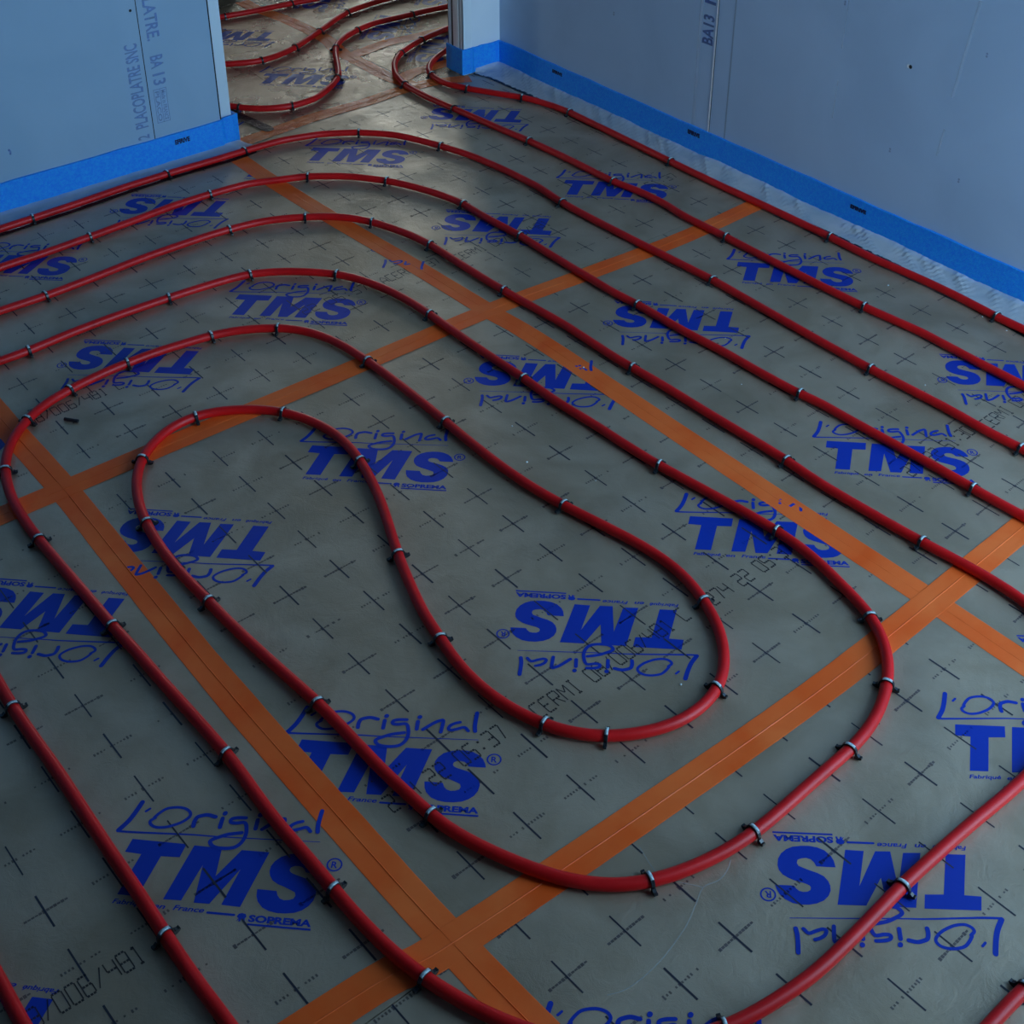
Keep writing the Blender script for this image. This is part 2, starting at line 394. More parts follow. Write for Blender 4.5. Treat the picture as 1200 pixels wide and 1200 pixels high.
# ------------------------------------------------------------------ measured positions (metres on the floor)
PIPE_PATHS = {
    'a': [[2.9404, 0.6626],[2.9208, 0.6588],[2.9013, 0.6546],[2.8822, 0.6494],[2.8634, 0.643],[2.8449, 0.6356],[2.8267, 0.6274],[2.8089, 0.6184],[2.7917, 0.6085],[2.775, 0.5977],[2.759, 0.5858],[2.7441, 0.5727],[2.7302, 0.5584],[2.718, 0.543],[2.7084, 0.526],[2.7013, 0.5076],[2.6961, 0.4884],[2.6925, 0.4688],[2.6907, 0.449],[2.6911, 0.4293],[2.6943, 0.4099],[2.6998, 0.3909],[2.7065, 0.3721],[2.7139, 0.3536],[2.7221, 0.3354],[2.7309, 0.3175],[2.7399, 0.2998],[2.749, 0.282],[2.7581, 0.2643],[2.7673, 0.2466],[2.7768, 0.2291],[2.7864, 0.2116],[2.7952, 0.1938],[2.8027, 0.1755],[2.809, 0.1566],[2.8144, 0.1374],[2.819, 0.118],[2.8228, 0.0985],[2.8261, 0.0788],[2.8286, 0.0591],[2.8302, 0.0392],[2.8312, 0.0193],[2.8314, -0.0006],[2.8309, -0.0205],[2.8302, -0.0404],[2.8295, -0.0604],[2.8288, -0.0803],[2.8281, -0.1002],[2.8274, -0.1201],[2.8267, -0.14],[2.826, -0.1599],[2.8253, -0.1799],[2.8245, -0.1998],[2.8236, -0.2197],[2.8227, -0.2396],[2.8218, -0.2595],[2.8209, -0.2794],[2.82, -0.2993],[2.8191, -0.3192],[2.8182, -0.3391],[2.8173, -0.359],[2.8164, -0.3789],[2.8155, -0.3989],[2.8147, -0.4188],[2.814, -0.4387],[2.8133, -0.4586],[2.8127, -0.4785],[2.812, -0.4984],[2.8113, -0.5183],[2.8106, -0.5383],[2.8099, -0.5582],[2.8093, -0.5781],[2.8089, -0.598],[2.8087, -0.6179],[2.8085, -0.6379],[2.8085, -0.6578],[2.8084, -0.6777],[2.8083, -0.6977],[2.8082, -0.7176],[2.8079, -0.7375],[2.8076, -0.7574],[2.8072, -0.7774],[2.8067, -0.7973],[2.8063, -0.8172],[2.8058, -0.8371],[2.8054, -0.8571],[2.8049, -0.877],[2.8045, -0.8969],[2.804, -0.9168],[2.8034, -0.9367],[2.8026, -0.9567],[2.8015, -0.9766],[2.8003, -0.9965],[2.7992, -1.0163],[2.798, -1.0362],[2.7968, -1.0561],[2.7957, -1.076],[2.7949, -1.0959],[2.7947, -1.1158],[2.7951, -1.1358],[2.7957, -1.1557],[2.7964, -1.1756],[2.7971, -1.1955],[2.7978, -1.2154],[2.7983, -1.2354],[2.7984, -1.2553],[2.7981, -1.2752],[2.7976, -1.2951],[2.7971, -1.315],[2.7963, -1.335],[2.7951, -1.3548],[2.7936, -1.3747],[2.7918, -1.3946],[2.79, -1.4144],[2.7883, -1.4343],[2.787, -1.4541],[2.7862, -1.474],[2.7857, -1.494],[2.7854, -1.5139],[2.785, -1.5338],[2.7848, -1.5537],[2.7845, -1.5737],[2.7842, -1.5936],[2.784, -1.6135],[2.7837, -1.6334],[2.7834, -1.6534]],
    'b': [[3.2779, 0.8004],[3.2577, 0.8006],[3.2377, 0.8007],[3.2177, 0.8007],[3.1977, 0.8008],[3.1776, 0.8008],[3.1576, 0.8009],[3.1376, 0.8011],[3.1176, 0.8016],[3.0976, 0.8024],[3.0776, 0.8033],[3.0576, 0.8044],[3.0376, 0.8054],[3.0176, 0.806],[2.9977, 0.8054],[2.978, 0.8028],[2.9584, 0.7989],[2.9389, 0.7944],[2.9194, 0.7899],[2.8999, 0.7854],[2.8805, 0.7804],[2.8614, 0.7745],[2.8426, 0.7678],[2.8238, 0.7608],[2.8052, 0.7534],[2.7869, 0.7454],[2.7689, 0.7367],[2.7513, 0.7272],[2.7344, 0.7166],[2.7185, 0.7046],[2.7031, 0.6918],[2.6882, 0.6784],[2.6742, 0.6642],[2.6615, 0.6489],[2.6498, 0.6327],[2.6385, 0.6162],[2.6277, 0.5994],[2.6182, 0.5819],[2.6103, 0.5636],[2.6035, 0.5448],[2.597, 0.5258],[2.5912, 0.5067],[2.5871, 0.4873],[2.5849, 0.4675],[2.5838, 0.4475],[2.583, 0.4275],[2.5822, 0.4075],[2.5816, 0.3875],[2.5816, 0.3674],[2.5823, 0.3475],[2.5834, 0.3275],[2.5846, 0.3075],[2.5857, 0.2875],[2.5868, 0.2675],[2.588, 0.2475],[2.5891, 0.2275],[2.5903, 0.2075],[2.5914, 0.1875],[2.5925, 0.1675],[2.5936, 0.1476],[2.5947, 0.1276],[2.5957, 0.1076],[2.5968, 0.0876],[2.5978, 0.0676],[2.5989, 0.0476],[2.6001, 0.0276],[2.6016, 0.0076],[2.6031, -0.0123],[2.6048, -0.0323],[2.6062, -0.0522],[2.6073, -0.0722],[2.6081, -0.0922],[2.6086, -0.1122],[2.6091, -0.1323],[2.6097, -0.1523],[2.6102, -0.1723],[2.6106, -0.1923],[2.6107, -0.2123],[2.6105, -0.2323],[2.6102, -0.2524],[2.6099, -0.2724],[2.6095, -0.2924],[2.6092, -0.3124],[2.6088, -0.3324],[2.6084, -0.3525],[2.6081, -0.3725],[2.6081, -0.3925],[2.6091, -0.4124],[2.6111, -0.4323],[2.6137, -0.4522],[2.6163, -0.4721],[2.6183, -0.4919],[2.6193, -0.5119],[2.6195, -0.5319],[2.6191, -0.5519],[2.6185, -0.5719],[2.617, -0.5919],[2.6146, -0.6117],[2.6115, -0.6315],[2.6087, -0.6513],[2.6069, -0.6712],[2.606, -0.6912],[2.6057, -0.7112],[2.6054, -0.7312],[2.6051, -0.7512],[2.6048, -0.7712],[2.6043, -0.7913],[2.6038, -0.8113],[2.6031, -0.8313],[2.6023, -0.8513],[2.6015, -0.8713],[2.6007, -0.8913],[2.6, -0.9113],[2.5992, -0.9313],[2.5985, -0.9513],[2.5979, -0.9713],[2.5973, -0.9913],[2.5968, -1.0114],[2.5963, -1.0314],[2.5957, -1.0514],[2.5952, -1.0714],[2.5947, -1.0914],[2.5943, -1.1114],[2.5941, -1.1314],[2.594, -1.1515],[2.5939, -1.1715],[2.5938, -1.1915],[2.5937, -1.2115],[2.5939, -1.2315],[2.5946, -1.2515],[2.5956, -1.2715],[2.5968, -1.2915],[2.5981, -1.3115],[2.5993, -1.3315],[2.6005, -1.3515],[2.6015, -1.3715],[2.6018, -1.3915],[2.6012, -1.4114],[2.6001, -1.4314],[2.5989, -1.4514],[2.5976, -1.4714],[2.5964, -1.4914],[2.5952, -1.5114],[2.5942, -1.5314],[2.5933, -1.5514],[2.5925, -1.5714],[2.5917, -1.5914],[2.5909, -1.6114],[2.5901, -1.6314],[2.5891, -1.6514],[2.5881, -1.6714],[2.5869, -1.6914],[2.5856, -1.7113],[2.5844, -1.7313],[2.5831, -1.7513],[2.5819, -1.7713]],
    'c': [[1.1308, 0.3608],[1.166, 0.3637],[1.201, 0.3665],[1.2361, 0.3693],[1.2712, 0.3715],[1.3063, 0.3728],[1.3415, 0.374],[1.3766, 0.3755],[1.4117, 0.3772],[1.4468, 0.3789],[1.482, 0.3807],[1.517, 0.3831],[1.5521, 0.3858],[1.5872, 0.3881],[1.6223, 0.3892],[1.6575, 0.3898],[1.6927, 0.3904],[1.7278, 0.3906],[1.763, 0.3899],[1.7981, 0.3888],[1.8333, 0.3878],[1.8684, 0.3872],[1.9036, 0.3869],[1.9388, 0.3865],[1.9739, 0.3858],[2.0091, 0.3845],[2.0442, 0.3831],[2.079, 0.3794],[2.113, 0.3708],[2.1467, 0.3605],[2.1797, 0.3488],[2.2103, 0.3322],[2.2398, 0.3129],[2.2682, 0.2924],[2.2934, 0.2682],[2.3168, 0.2419],[2.3382, 0.2142],[2.3546, 0.1833],[2.3676, 0.1506],[2.3792, 0.1174],[2.3904, 0.0841],[2.4001, 0.0503],[2.4087, 0.0162],[2.4166, -0.018],[2.4221, -0.0527],[2.4255, -0.0877],[2.4288, -0.1227],[2.4317, -0.1577],[2.433, -0.1929],[2.4335, -0.228],[2.434, -0.2632],[2.4335, -0.2983],[2.4302, -0.3333],[2.4256, -0.3682],[2.4217, -0.4031],[2.4196, -0.4382],[2.4185, -0.4733],[2.4177, -0.5085],[2.4176, -0.5437],[2.4177, -0.5788],[2.4178, -0.614],[2.418, -0.6492],[2.4183, -0.6843],[2.4185, -0.7195],[2.4188, -0.7547],[2.4194, -0.7898],[2.42, -0.825],[2.4207, -0.8601],[2.4213, -0.8953],[2.4214, -0.9305],[2.42, -0.9656],[2.4179, -1.0007],[2.4159, -1.0358],[2.4139, -1.0709],[2.4118, -1.106],[2.4098, -1.1411],[2.4078, -1.1763],[2.4058, -1.2114],[2.4038, -1.2465],[2.4021, -1.2816],[2.4009, -1.3167],[2.3997, -1.3519],[2.3985, -1.387],[2.398, -1.4222],[2.3981, -1.4574],[2.3982, -1.4925],[2.3984, -1.5277],[2.3986, -1.5629],[2.3981, -1.598],[2.3964, -1.6331],[2.3943, -1.6683],[2.3932, -1.7034],[2.3937, -1.7385],[2.3947, -1.7737],[2.3956, -1.8088],[2.3966, -1.844],[2.3976, -1.8792]],
    'd': [[1.0564, 0.168],[1.0912, 0.1729],[1.1261, 0.1776],[1.1609, 0.1821],[1.1958, 0.1848],[1.2309, 0.1849],[1.266, 0.1847],[1.3011, 0.1853],[1.3362, 0.1872],[1.3713, 0.1892],[1.4063, 0.1914],[1.4414, 0.194],[1.4764, 0.1968],[1.5114, 0.1997],[1.5464, 0.2026],[1.5813, 0.2057],[1.6163, 0.2089],[1.6513, 0.2115],[1.6864, 0.2121],[1.7215, 0.2114],[1.7566, 0.2102],[1.7917, 0.2079],[1.8267, 0.2049],[1.8611, 0.1991],[1.894, 0.1874],[1.9263, 0.1737],[1.9588, 0.1602],[1.9908, 0.1459],[2.0203, 0.1274],[2.0475, 0.1052],[2.0743, 0.0824],[2.0985, 0.0573],[2.1193, 0.0291],[2.1391, 0.0001],[2.1566, -0.0302],[2.1714, -0.0621],[2.1843, -0.0947],[2.1955, -0.128],[2.2051, -0.1617],[2.2123, -0.1961],[2.2179, -0.2307],[2.2199, -0.2657],[2.2187, -0.3007],[2.2174, -0.3359],[2.2173, -0.371],[2.2181, -0.4061],[2.2192, -0.4412],[2.2195, -0.4763],[2.2181, -0.5114],[2.2162, -0.5464],[2.2143, -0.5815],[2.2126, -0.6166],[2.2111, -0.6517],[2.2098, -0.6868],[2.2085, -0.7219],[2.2072, -0.757],[2.2058, -0.7921],[2.2051, -0.8272],[2.2063, -0.8622],[2.2081, -0.8973],[2.2083, -0.9324],[2.2076, -0.9675],[2.2069, -1.0026],[2.2066, -1.0378],[2.2074, -1.0729],[2.2088, -1.1079],[2.2102, -1.143],[2.2107, -1.1782],[2.2102, -1.2133],[2.2097, -1.2484],[2.2097, -1.2835],[2.2101, -1.3186],[2.2112, -1.3537],[2.2148, -1.3886],[2.2177, -1.4234],[2.2174, -1.4585],[2.2171, -1.4936],[2.2173, -1.5287],[2.2176, -1.5638],[2.2178, -1.599],[2.2181, -1.6341],[2.2183, -1.6692],[2.2182, -1.7043],[2.2175, -1.7394],[2.2167, -1.7745],[2.2164, -1.8097],[2.2167, -1.8448],[2.2172, -1.8799],[2.2172, -1.915],[2.2168, -1.9501],[2.2163, -1.9853]],
    'f': [[.9182, -0.1899],[.953, -0.1939],[.9878, -0.1978],[1.0226, -0.2007],[1.0576, -0.2017],[1.0925, -0.2007],[1.1274, -0.198],[1.1622, -0.1948],[1.1971, -0.1925],[1.2321, -0.1913],[1.2671, -0.1907],[1.3021, -0.191],[1.3371, -0.192],[1.3721, -0.1932],[1.4071, -0.1946],[1.442, -0.1963],[1.4769, -0.1986],[1.5118, -0.2016],[1.5466, -0.2056],[1.581, -0.2108],[1.6142, -0.2198],[1.6452, -0.235],[1.6744, -0.254],[1.7015, -0.2757],[1.7265, -0.3],[1.75, -0.3258],[1.7706, -0.3536],[1.7869, -0.3842],[1.7992, -0.4168],[1.8086, -0.4504],[1.8155, -0.4846],[1.8201, -0.5192],[1.823, -0.5541],[1.8241, -0.589],[1.8239, -0.624],[1.823, -0.659],[1.8218, -0.694],[1.8205, -0.729],[1.8196, -0.764],[1.819, -0.799],[1.8186, -0.834],[1.8183, -0.869],[1.8185, -0.904],[1.8185, -0.939],[1.8177, -0.974],[1.8162, -1.0089],[1.8151, -1.0439],[1.8148, -1.0789],[1.8157, -1.1139],[1.8173, -1.1488],[1.8184, -1.1838],[1.8184, -1.2188],[1.8187, -1.2538],[1.8195, -1.2888],[1.8208, -1.3238],[1.8231, -1.3587],[1.8264, -1.3935],[1.8299, -1.4283],[1.8334, -1.4632],[1.8368, -1.498],[1.8399, -1.5329],[1.8426, -1.5678],[1.8446, -1.6027],[1.8449, -1.6377],[1.8431, -1.6726],[1.8386, -1.7072],[1.8317, -1.7414],[1.8233, -1.7754],[1.8143, -1.8092],[1.8036, -1.8424],[1.7892, -1.8739],[1.7702, -1.9029],[1.7472, -1.9289],[1.7207, -1.9514],[1.6914, -1.97],[1.66, -1.9852],[1.6273, -1.997],[1.5934, -2.0051],[1.5589, -2.0096],[1.524, -2.0113],[1.489, -2.012],[1.454, -2.0128],[1.419, -2.014],[1.384, -2.015],[1.349, -2.0151],[1.3141, -2.0135],[1.2795, -2.0095],[1.2453, -2.0025],[1.2117, -1.993],[1.1792, -1.9805],[1.1486, -1.9641],[1.1212, -1.9431],[1.0975, -1.9178],[1.0775, -1.8894],[1.0608, -1.8588],[1.0463, -1.827],[1.0334, -1.7945],[1.0224, -1.7613],[1.0144, -1.7275],[1.0102, -1.6929],[1.0079, -1.658],[1.0059, -1.6231],[1.0048, -1.5881],[1.0047, -1.5531],[1.0049, -1.5181],[1.0052, -1.4831],[1.0048, -1.4481],[1.0035, -1.4131],[1.0013, -1.3782],[.9989, -1.3433],[.9967, -1.3083],[.9946, -1.2734],[.9928, -1.2384],[.9913, -1.2035],[.9905, -1.1685],[.9901, -1.1335],[.9897, -1.0985],[.9892, -1.0635],[.9894, -1.0285],[.991, -0.9935],[.9939, -0.9587],[.9982, -0.924],[1.0041, -0.8895],[1.0116, -0.8553],[1.0213, -0.8218],[1.0335, -0.7891],[1.0487, -0.7578],[1.0672, -0.7283],[1.0891, -0.7015],[1.115, -0.6787],[1.1445, -0.6606],[1.1763, -0.6478],[1.2099, -0.6425],[1.2438, -0.6455],[1.276, -0.6565],[1.306, -0.6738],[1.3334, -0.6951],[1.3574, -0.72],[1.3768, -0.7486],[1.3917, -0.78],[1.4024, -0.813],[1.4091, -0.8471],[1.4113, -0.8817],[1.4092, -0.9165],[1.4039, -0.951],[1.396, -0.985],[1.3864, -1.0187],[1.3753, -1.0519],[1.3631, -1.0846],[1.3497, -1.1169],[1.3354, -1.1489],[1.3208, -1.1807],[1.3064, -1.2126],[1.2925, -1.2447],[1.2794, -1.2772],[1.2671, -1.31],[1.2554, -1.3429],[1.2446, -1.3762],[1.236, -1.41],[1.2286, -1.4442],[1.2214, -1.4784],[1.2162, -1.5129],[1.214, -1.5477],[1.215, -1.5826],[1.2196, -1.6171],[1.2278, -1.651],[1.2398, -1.6836],[1.2559, -1.7143],[1.2769, -1.7417],[1.3024, -1.7651],[1.3313, -1.7843],[1.3626, -1.7992],[1.3958, -1.8087],[1.4301, -1.8118],[1.4643, -1.8083],[1.4969, -1.7977],[1.5265, -1.7803],[1.5526, -1.7576],[1.5753, -1.7312],[1.5941, -1.702],[1.6094, -1.6707],[1.6218, -1.6381],[1.631, -1.6045],[1.6363, -1.5701],[1.6377, -1.5353],[1.6358, -1.5005],[1.6314, -1.4659],[1.6255, -1.4314],[1.6192, -1.3969],[1.6126, -1.3625],[1.6065, -1.3281],[1.6014, -1.2935],[1.5973, -1.2587],[1.5946, -1.2239],[1.5933, -1.1889],[1.5929, -1.1539],[1.5934, -1.1189],[1.5947, -1.0839],[1.5964, -1.049],[1.5983, -1.014],[1.6003, -0.9791],[1.6025, -0.9441],[1.6045, -0.9092],[1.6061, -0.8742],[1.6074, -0.8392],[1.6083, -0.8043],[1.609, -0.7693],[1.6093, -0.7343],[1.6091, -0.6993],[1.6077, -0.6643],[1.6052, -0.6294],[1.6004, -0.5949],[1.5926, -0.5609],[1.5809, -0.5283],[1.5643, -0.498],[1.5426, -0.4713],[1.5163, -0.4488],[1.4873, -0.4296],[1.4564, -0.4138],[1.4236, -0.4024],[1.3896, -0.3947],[1.3551, -0.3893],[1.3204, -0.3848],[1.2856, -0.3813],[1.2507, -0.3802],[1.2157, -0.3806],[1.1808, -0.382],[1.146, -0.3853],[1.1114, -0.3905],[1.0771, -0.3974],[1.0435, -0.4065],[1.0115, -0.4198],[.9817, -0.4375],[.9542, -0.4588],[.9297, -0.4834],[.9085, -0.511],[.8909, -0.5411],[.8769, -0.5729],[.8661, -0.606],[.8578, -0.64],[.8516, -0.6744],[.8475, -0.7091],[.845, -0.744],[.8436, -0.7789],[.8429, -0.8139],[.8429, -0.8489],[.843, -0.8839],[.8432, -0.9189],[.8434, -0.954],[.8435, -0.989],[.8435, -1.024],[.8435, -1.059],[.8442, -1.094],[.8454, -1.1289],[.8461, -1.1639],[.8463, -1.1989],[.8465, -1.2339],[.8473, -1.2689],[.8482, -1.3039],[.8489, -1.3389],[.8494, -1.3739],[.8495, -1.4089],[.8486, -1.4439],[.8467, -1.4788],[.8443, -1.5138],[.8423, -1.5487],[.8414, -1.5837],[.8415, -1.6187],[.8418, -1.6537],[.8416, -1.6887],[.8412, -1.7237],[.8414, -1.7587],[.8429, -1.7936],[.846, -1.8284],[.8511, -1.863],[.8585, -1.8972],[.8682, -1.9308],[.8798, -1.9637],[.8938, -1.9957],[.9103, -2.0265],[.929, -2.056],[.9499, -2.0838],[.974, -2.1089],[1.001, -2.1308],[1.0303, -2.1496],[1.0614, -2.1654],[1.0938, -2.1781],[1.1274, -2.1878],[1.1616, -2.1948],[1.1962, -2.1999],[1.231, -2.2033],[1.2659, -2.2042],[1.3009, -2.2036],[1.3358, -2.2026],[1.3708, -2.2013],[1.4058, -2.2],[1.4408, -2.1998],[1.4758, -2.2003],[1.5108, -2.2009],[1.5458, -2.2019],[1.5807, -2.2033],[1.6157, -2.2052],[1.6507, -2.2069],[1.6856, -2.2078],[1.7206, -2.2075],[1.7553, -2.2048],[1.7896, -2.1984],[1.8231, -2.189],[1.8558, -2.1768],[1.8877, -2.1626],[1.9183, -2.146],[1.9468, -2.1261],[1.9723, -2.1028],[1.9935, -2.0756],[2.0096, -2.0451],[2.02, -2.0122],[2.0248, -1.9778],[2.0261, -1.943],[2.0255, -1.908],[2.0235, -1.8731],[2.0207, -1.8382],[2.018, -1.8033],[2.0161, -1.7683],[2.0147, -1.7334],[2.0135, -1.6984],[2.0126, -1.6634],[2.0119, -1.6284],[2.0119, -1.5934],[2.0133, -1.5585],[2.0158, -1.5236],[2.0179, -1.4886],[2.0187, -1.4537],[2.0187, -1.4187],[2.0187, -1.3837],[2.0186, -1.3486],[2.0186, -1.3136],[2.0187, -1.2786],[2.0191, -1.2436],[2.0197, -1.2086],[2.02, -1.1736],[2.0197, -1.1386],[2.0189, -1.1036],[2.0181, -1.0686],[2.0177, -1.0336],[2.0184, -0.9986],[2.0199, -0.9637],[2.0215, -0.9287],[2.023, -0.8937],[2.0239, -0.8587],[2.0235, -0.8238],[2.0221, -0.7888],[2.0207, -0.7538],[2.0194, -0.7188],[2.0184, -0.6838],[2.0178, -0.6488],[2.0175, -0.6138],[2.0176, -0.5788],[2.018, -0.5438],[2.0188, -0.5088],[2.0197, -0.4738],[2.0209, -0.4388],[2.0219, -0.4038],[2.0218, -0.3689],[2.0196, -0.334],[2.015, -0.2994],[2.0077, -0.2653],[1.9987, -0.2315],[1.9883, -0.1982],[1.9744, -0.1664],[1.9569, -0.1363],[1.9357, -0.1091],[1.9105, -0.0853],[1.8829, -0.064],[1.8536, -0.0451],[1.823, -0.0283],[1.7914, -0.0139],[1.7584, -0.0038],[1.7241, 0.0027],[1.6895, 0.0074],[1.6546, 0.0105],[1.6197, 0.0122],[1.5847, 0.0127],[1.5497, 0.0127],[1.5147, 0.0126],[1.4797, 0.012],[1.4448, 0.0101],[1.4099, 0.0072],[1.375, 0.0039],[1.3402, 0.0008],[1.3053, -0.0019],[1.2703, -0.0043],[1.2354, -0.0063],[1.2004, -0.0071],[1.1654, -0.0067],[1.1304, -0.0058],[1.0955, -0.0049],[1.0604, -0.0042],[1.0254, -0.0035],[.9904, -0.0029]],
    'g': [[.6697, -0.8877],[.6666, -0.922],[.6635, -0.9564],[.6605, -0.9907],[.6577, -1.0251],[.6552, -1.0595],[.6529, -1.0939],[.6511, -1.1283],[.6502, -1.1628],[.6498, -1.1972],[.6497, -1.2317],[.6497, -1.2662],[.6495, -1.3007],[.6487, -1.3351],[.6476, -1.3696],[.6466, -1.4041],[.6457, -1.4385],[.6449, -1.473],[.6444, -1.5075],[.6438, -1.5419],[.6428, -1.5764],[.6416, -1.6108],[.6406, -1.6453],[.64, -1.6798],[.6399, -1.7143],[.6406, -1.7487],[.6413, -1.7832],[.6415, -1.8176]],
    'h': [[.4566, -1.4423],[.4565, -1.4793],[.4564, -1.5162],[.456, -1.5532],[.4551, -1.5902],[.4545, -1.6272],[.4554, -1.6641]],
    'j': [[1.4923, -2.3969],[1.4583, -2.3927],[1.4241, -2.3888],[1.3899, -2.3864],[1.3556, -2.3858],[1.3212, -2.3853],[1.2869, -2.3837]],
    'r1': [[2.2767, 1.39],[2.312, 1.3906],[2.3473, 1.3913],[2.3826, 1.392],[2.418, 1.3928],[2.4533, 1.3932],[2.4884, 1.3905],[2.5231, 1.3842],[2.5579, 1.3779],[2.5929, 1.3737],[2.6281, 1.3706],[2.6633, 1.3675],[2.6985, 1.3641],[2.7336, 1.3603],[2.7686, 1.3553],[2.8035, 1.3497],[2.8386, 1.3466],[2.8738, 1.3476],[2.9091, 1.3497],[2.9444, 1.3517],[2.9797, 1.3537],[3.0149, 1.3557]],
    'r2': [[2.1069, 1.0753],[2.1377, 1.0583],[2.1686, 1.0412],[2.1995, 1.0242],[2.2304, 1.0071],[2.2612, 0.99],[2.2921, 0.9729],[2.3241, 0.9585],[2.3582, 0.9504],[2.3931, 0.9504],[2.428, 0.9556],[2.4619, 0.965],[2.4951, 0.9771],[2.5275, 0.9909],[2.5586, 1.0074],[2.5894, 1.0247],[2.6201, 1.0419],[2.6509, 1.0591],[2.6815, 1.0767],[2.712, 1.0945],[2.7425, 1.1122],[2.7734, 1.1292],[2.8048, 1.1453],[2.8366, 1.1602],[2.8703, 1.1697],[2.9052, 1.175],[2.9401, 1.18],[2.9751, 1.1839],[3.0103, 1.1855],[3.0456, 1.1865],[3.0808, 1.1862],[3.1158, 1.1821],[3.1506, 1.1762],[3.1854, 1.1704],[3.2202, 1.1646],[3.2549, 1.1589]],
    'r3': [[1.9989, 0.8752],[2.0079, 0.8574],[2.0169, 0.8397],[2.0259, 0.822],[2.0349, 0.8042],[2.0439, 0.7865],[2.0529, 0.7688],[2.0619, 0.751],[2.0709, 0.7333],[2.0799, 0.7155],[2.089, 0.6978],[2.0986, 0.6804],[2.1089, 0.6633],[2.1202, 0.6471],[2.1331, 0.6321],[2.1475, 0.6186],[2.1631, 0.6063],[2.1798, 0.5955],[2.1975, 0.5866],[2.2159, 0.5793],[2.2349, 0.5744],[2.2544, 0.5723],[2.2742, 0.5725],[2.2941, 0.5741],[2.3134, 0.5776],[2.3319, 0.5841],[2.3496, 0.593],[2.3669, 0.6028],[2.3842, 0.6128],[2.401, 0.6233],[2.4172, 0.6348],[2.4327, 0.6472],[2.448, 0.66],[2.4624, 0.6735],[2.4754, 0.6884],[2.4867, 0.7045],[2.4973, 0.7214],[2.5077, 0.7384],[2.518, 0.7554],[2.5283, 0.7725],[2.5383, 0.7896],[2.5481, 0.8069],[2.558, 0.8242],[2.5683, 0.8412],[2.5792, 0.8578],[2.5905, 0.8742],[2.6022, 0.8903],[2.6146, 0.9058],[2.6285, 0.9197],[2.644, 0.9319],[2.6605, 0.9431],[2.6775, 0.9534],[2.6951, 0.9625],[2.7132, 0.9707],[2.7316, 0.9783],[2.7501, 0.9856],[2.7688, 0.9922],[2.7879, 0.9976],[2.8073, 1.0021],[2.8268, 1.0057],[2.8464, 1.0077],[2.8662, 1.0078],[2.886, 1.0064],[2.9059, 1.0047],[2.9257, 1.003],[2.9455, 1.0014],[2.9654, 0.9999],[2.9852, 0.9987],[3.0051, 0.998],[3.025, 0.9974],[3.0448, 0.9965],[3.0646, 0.9948],[3.0844, 0.9924],[3.1041, 0.9898],[3.1238, 0.9872],[3.1436, 0.985],[3.1634, 0.9831],[3.1832, 0.9814],[3.203, 0.9797],[3.2228, 0.9779],[3.2426, 0.9762],[3.2624, 0.9744],[3.2823, 0.9727],[3.3021, 0.9709]],
}
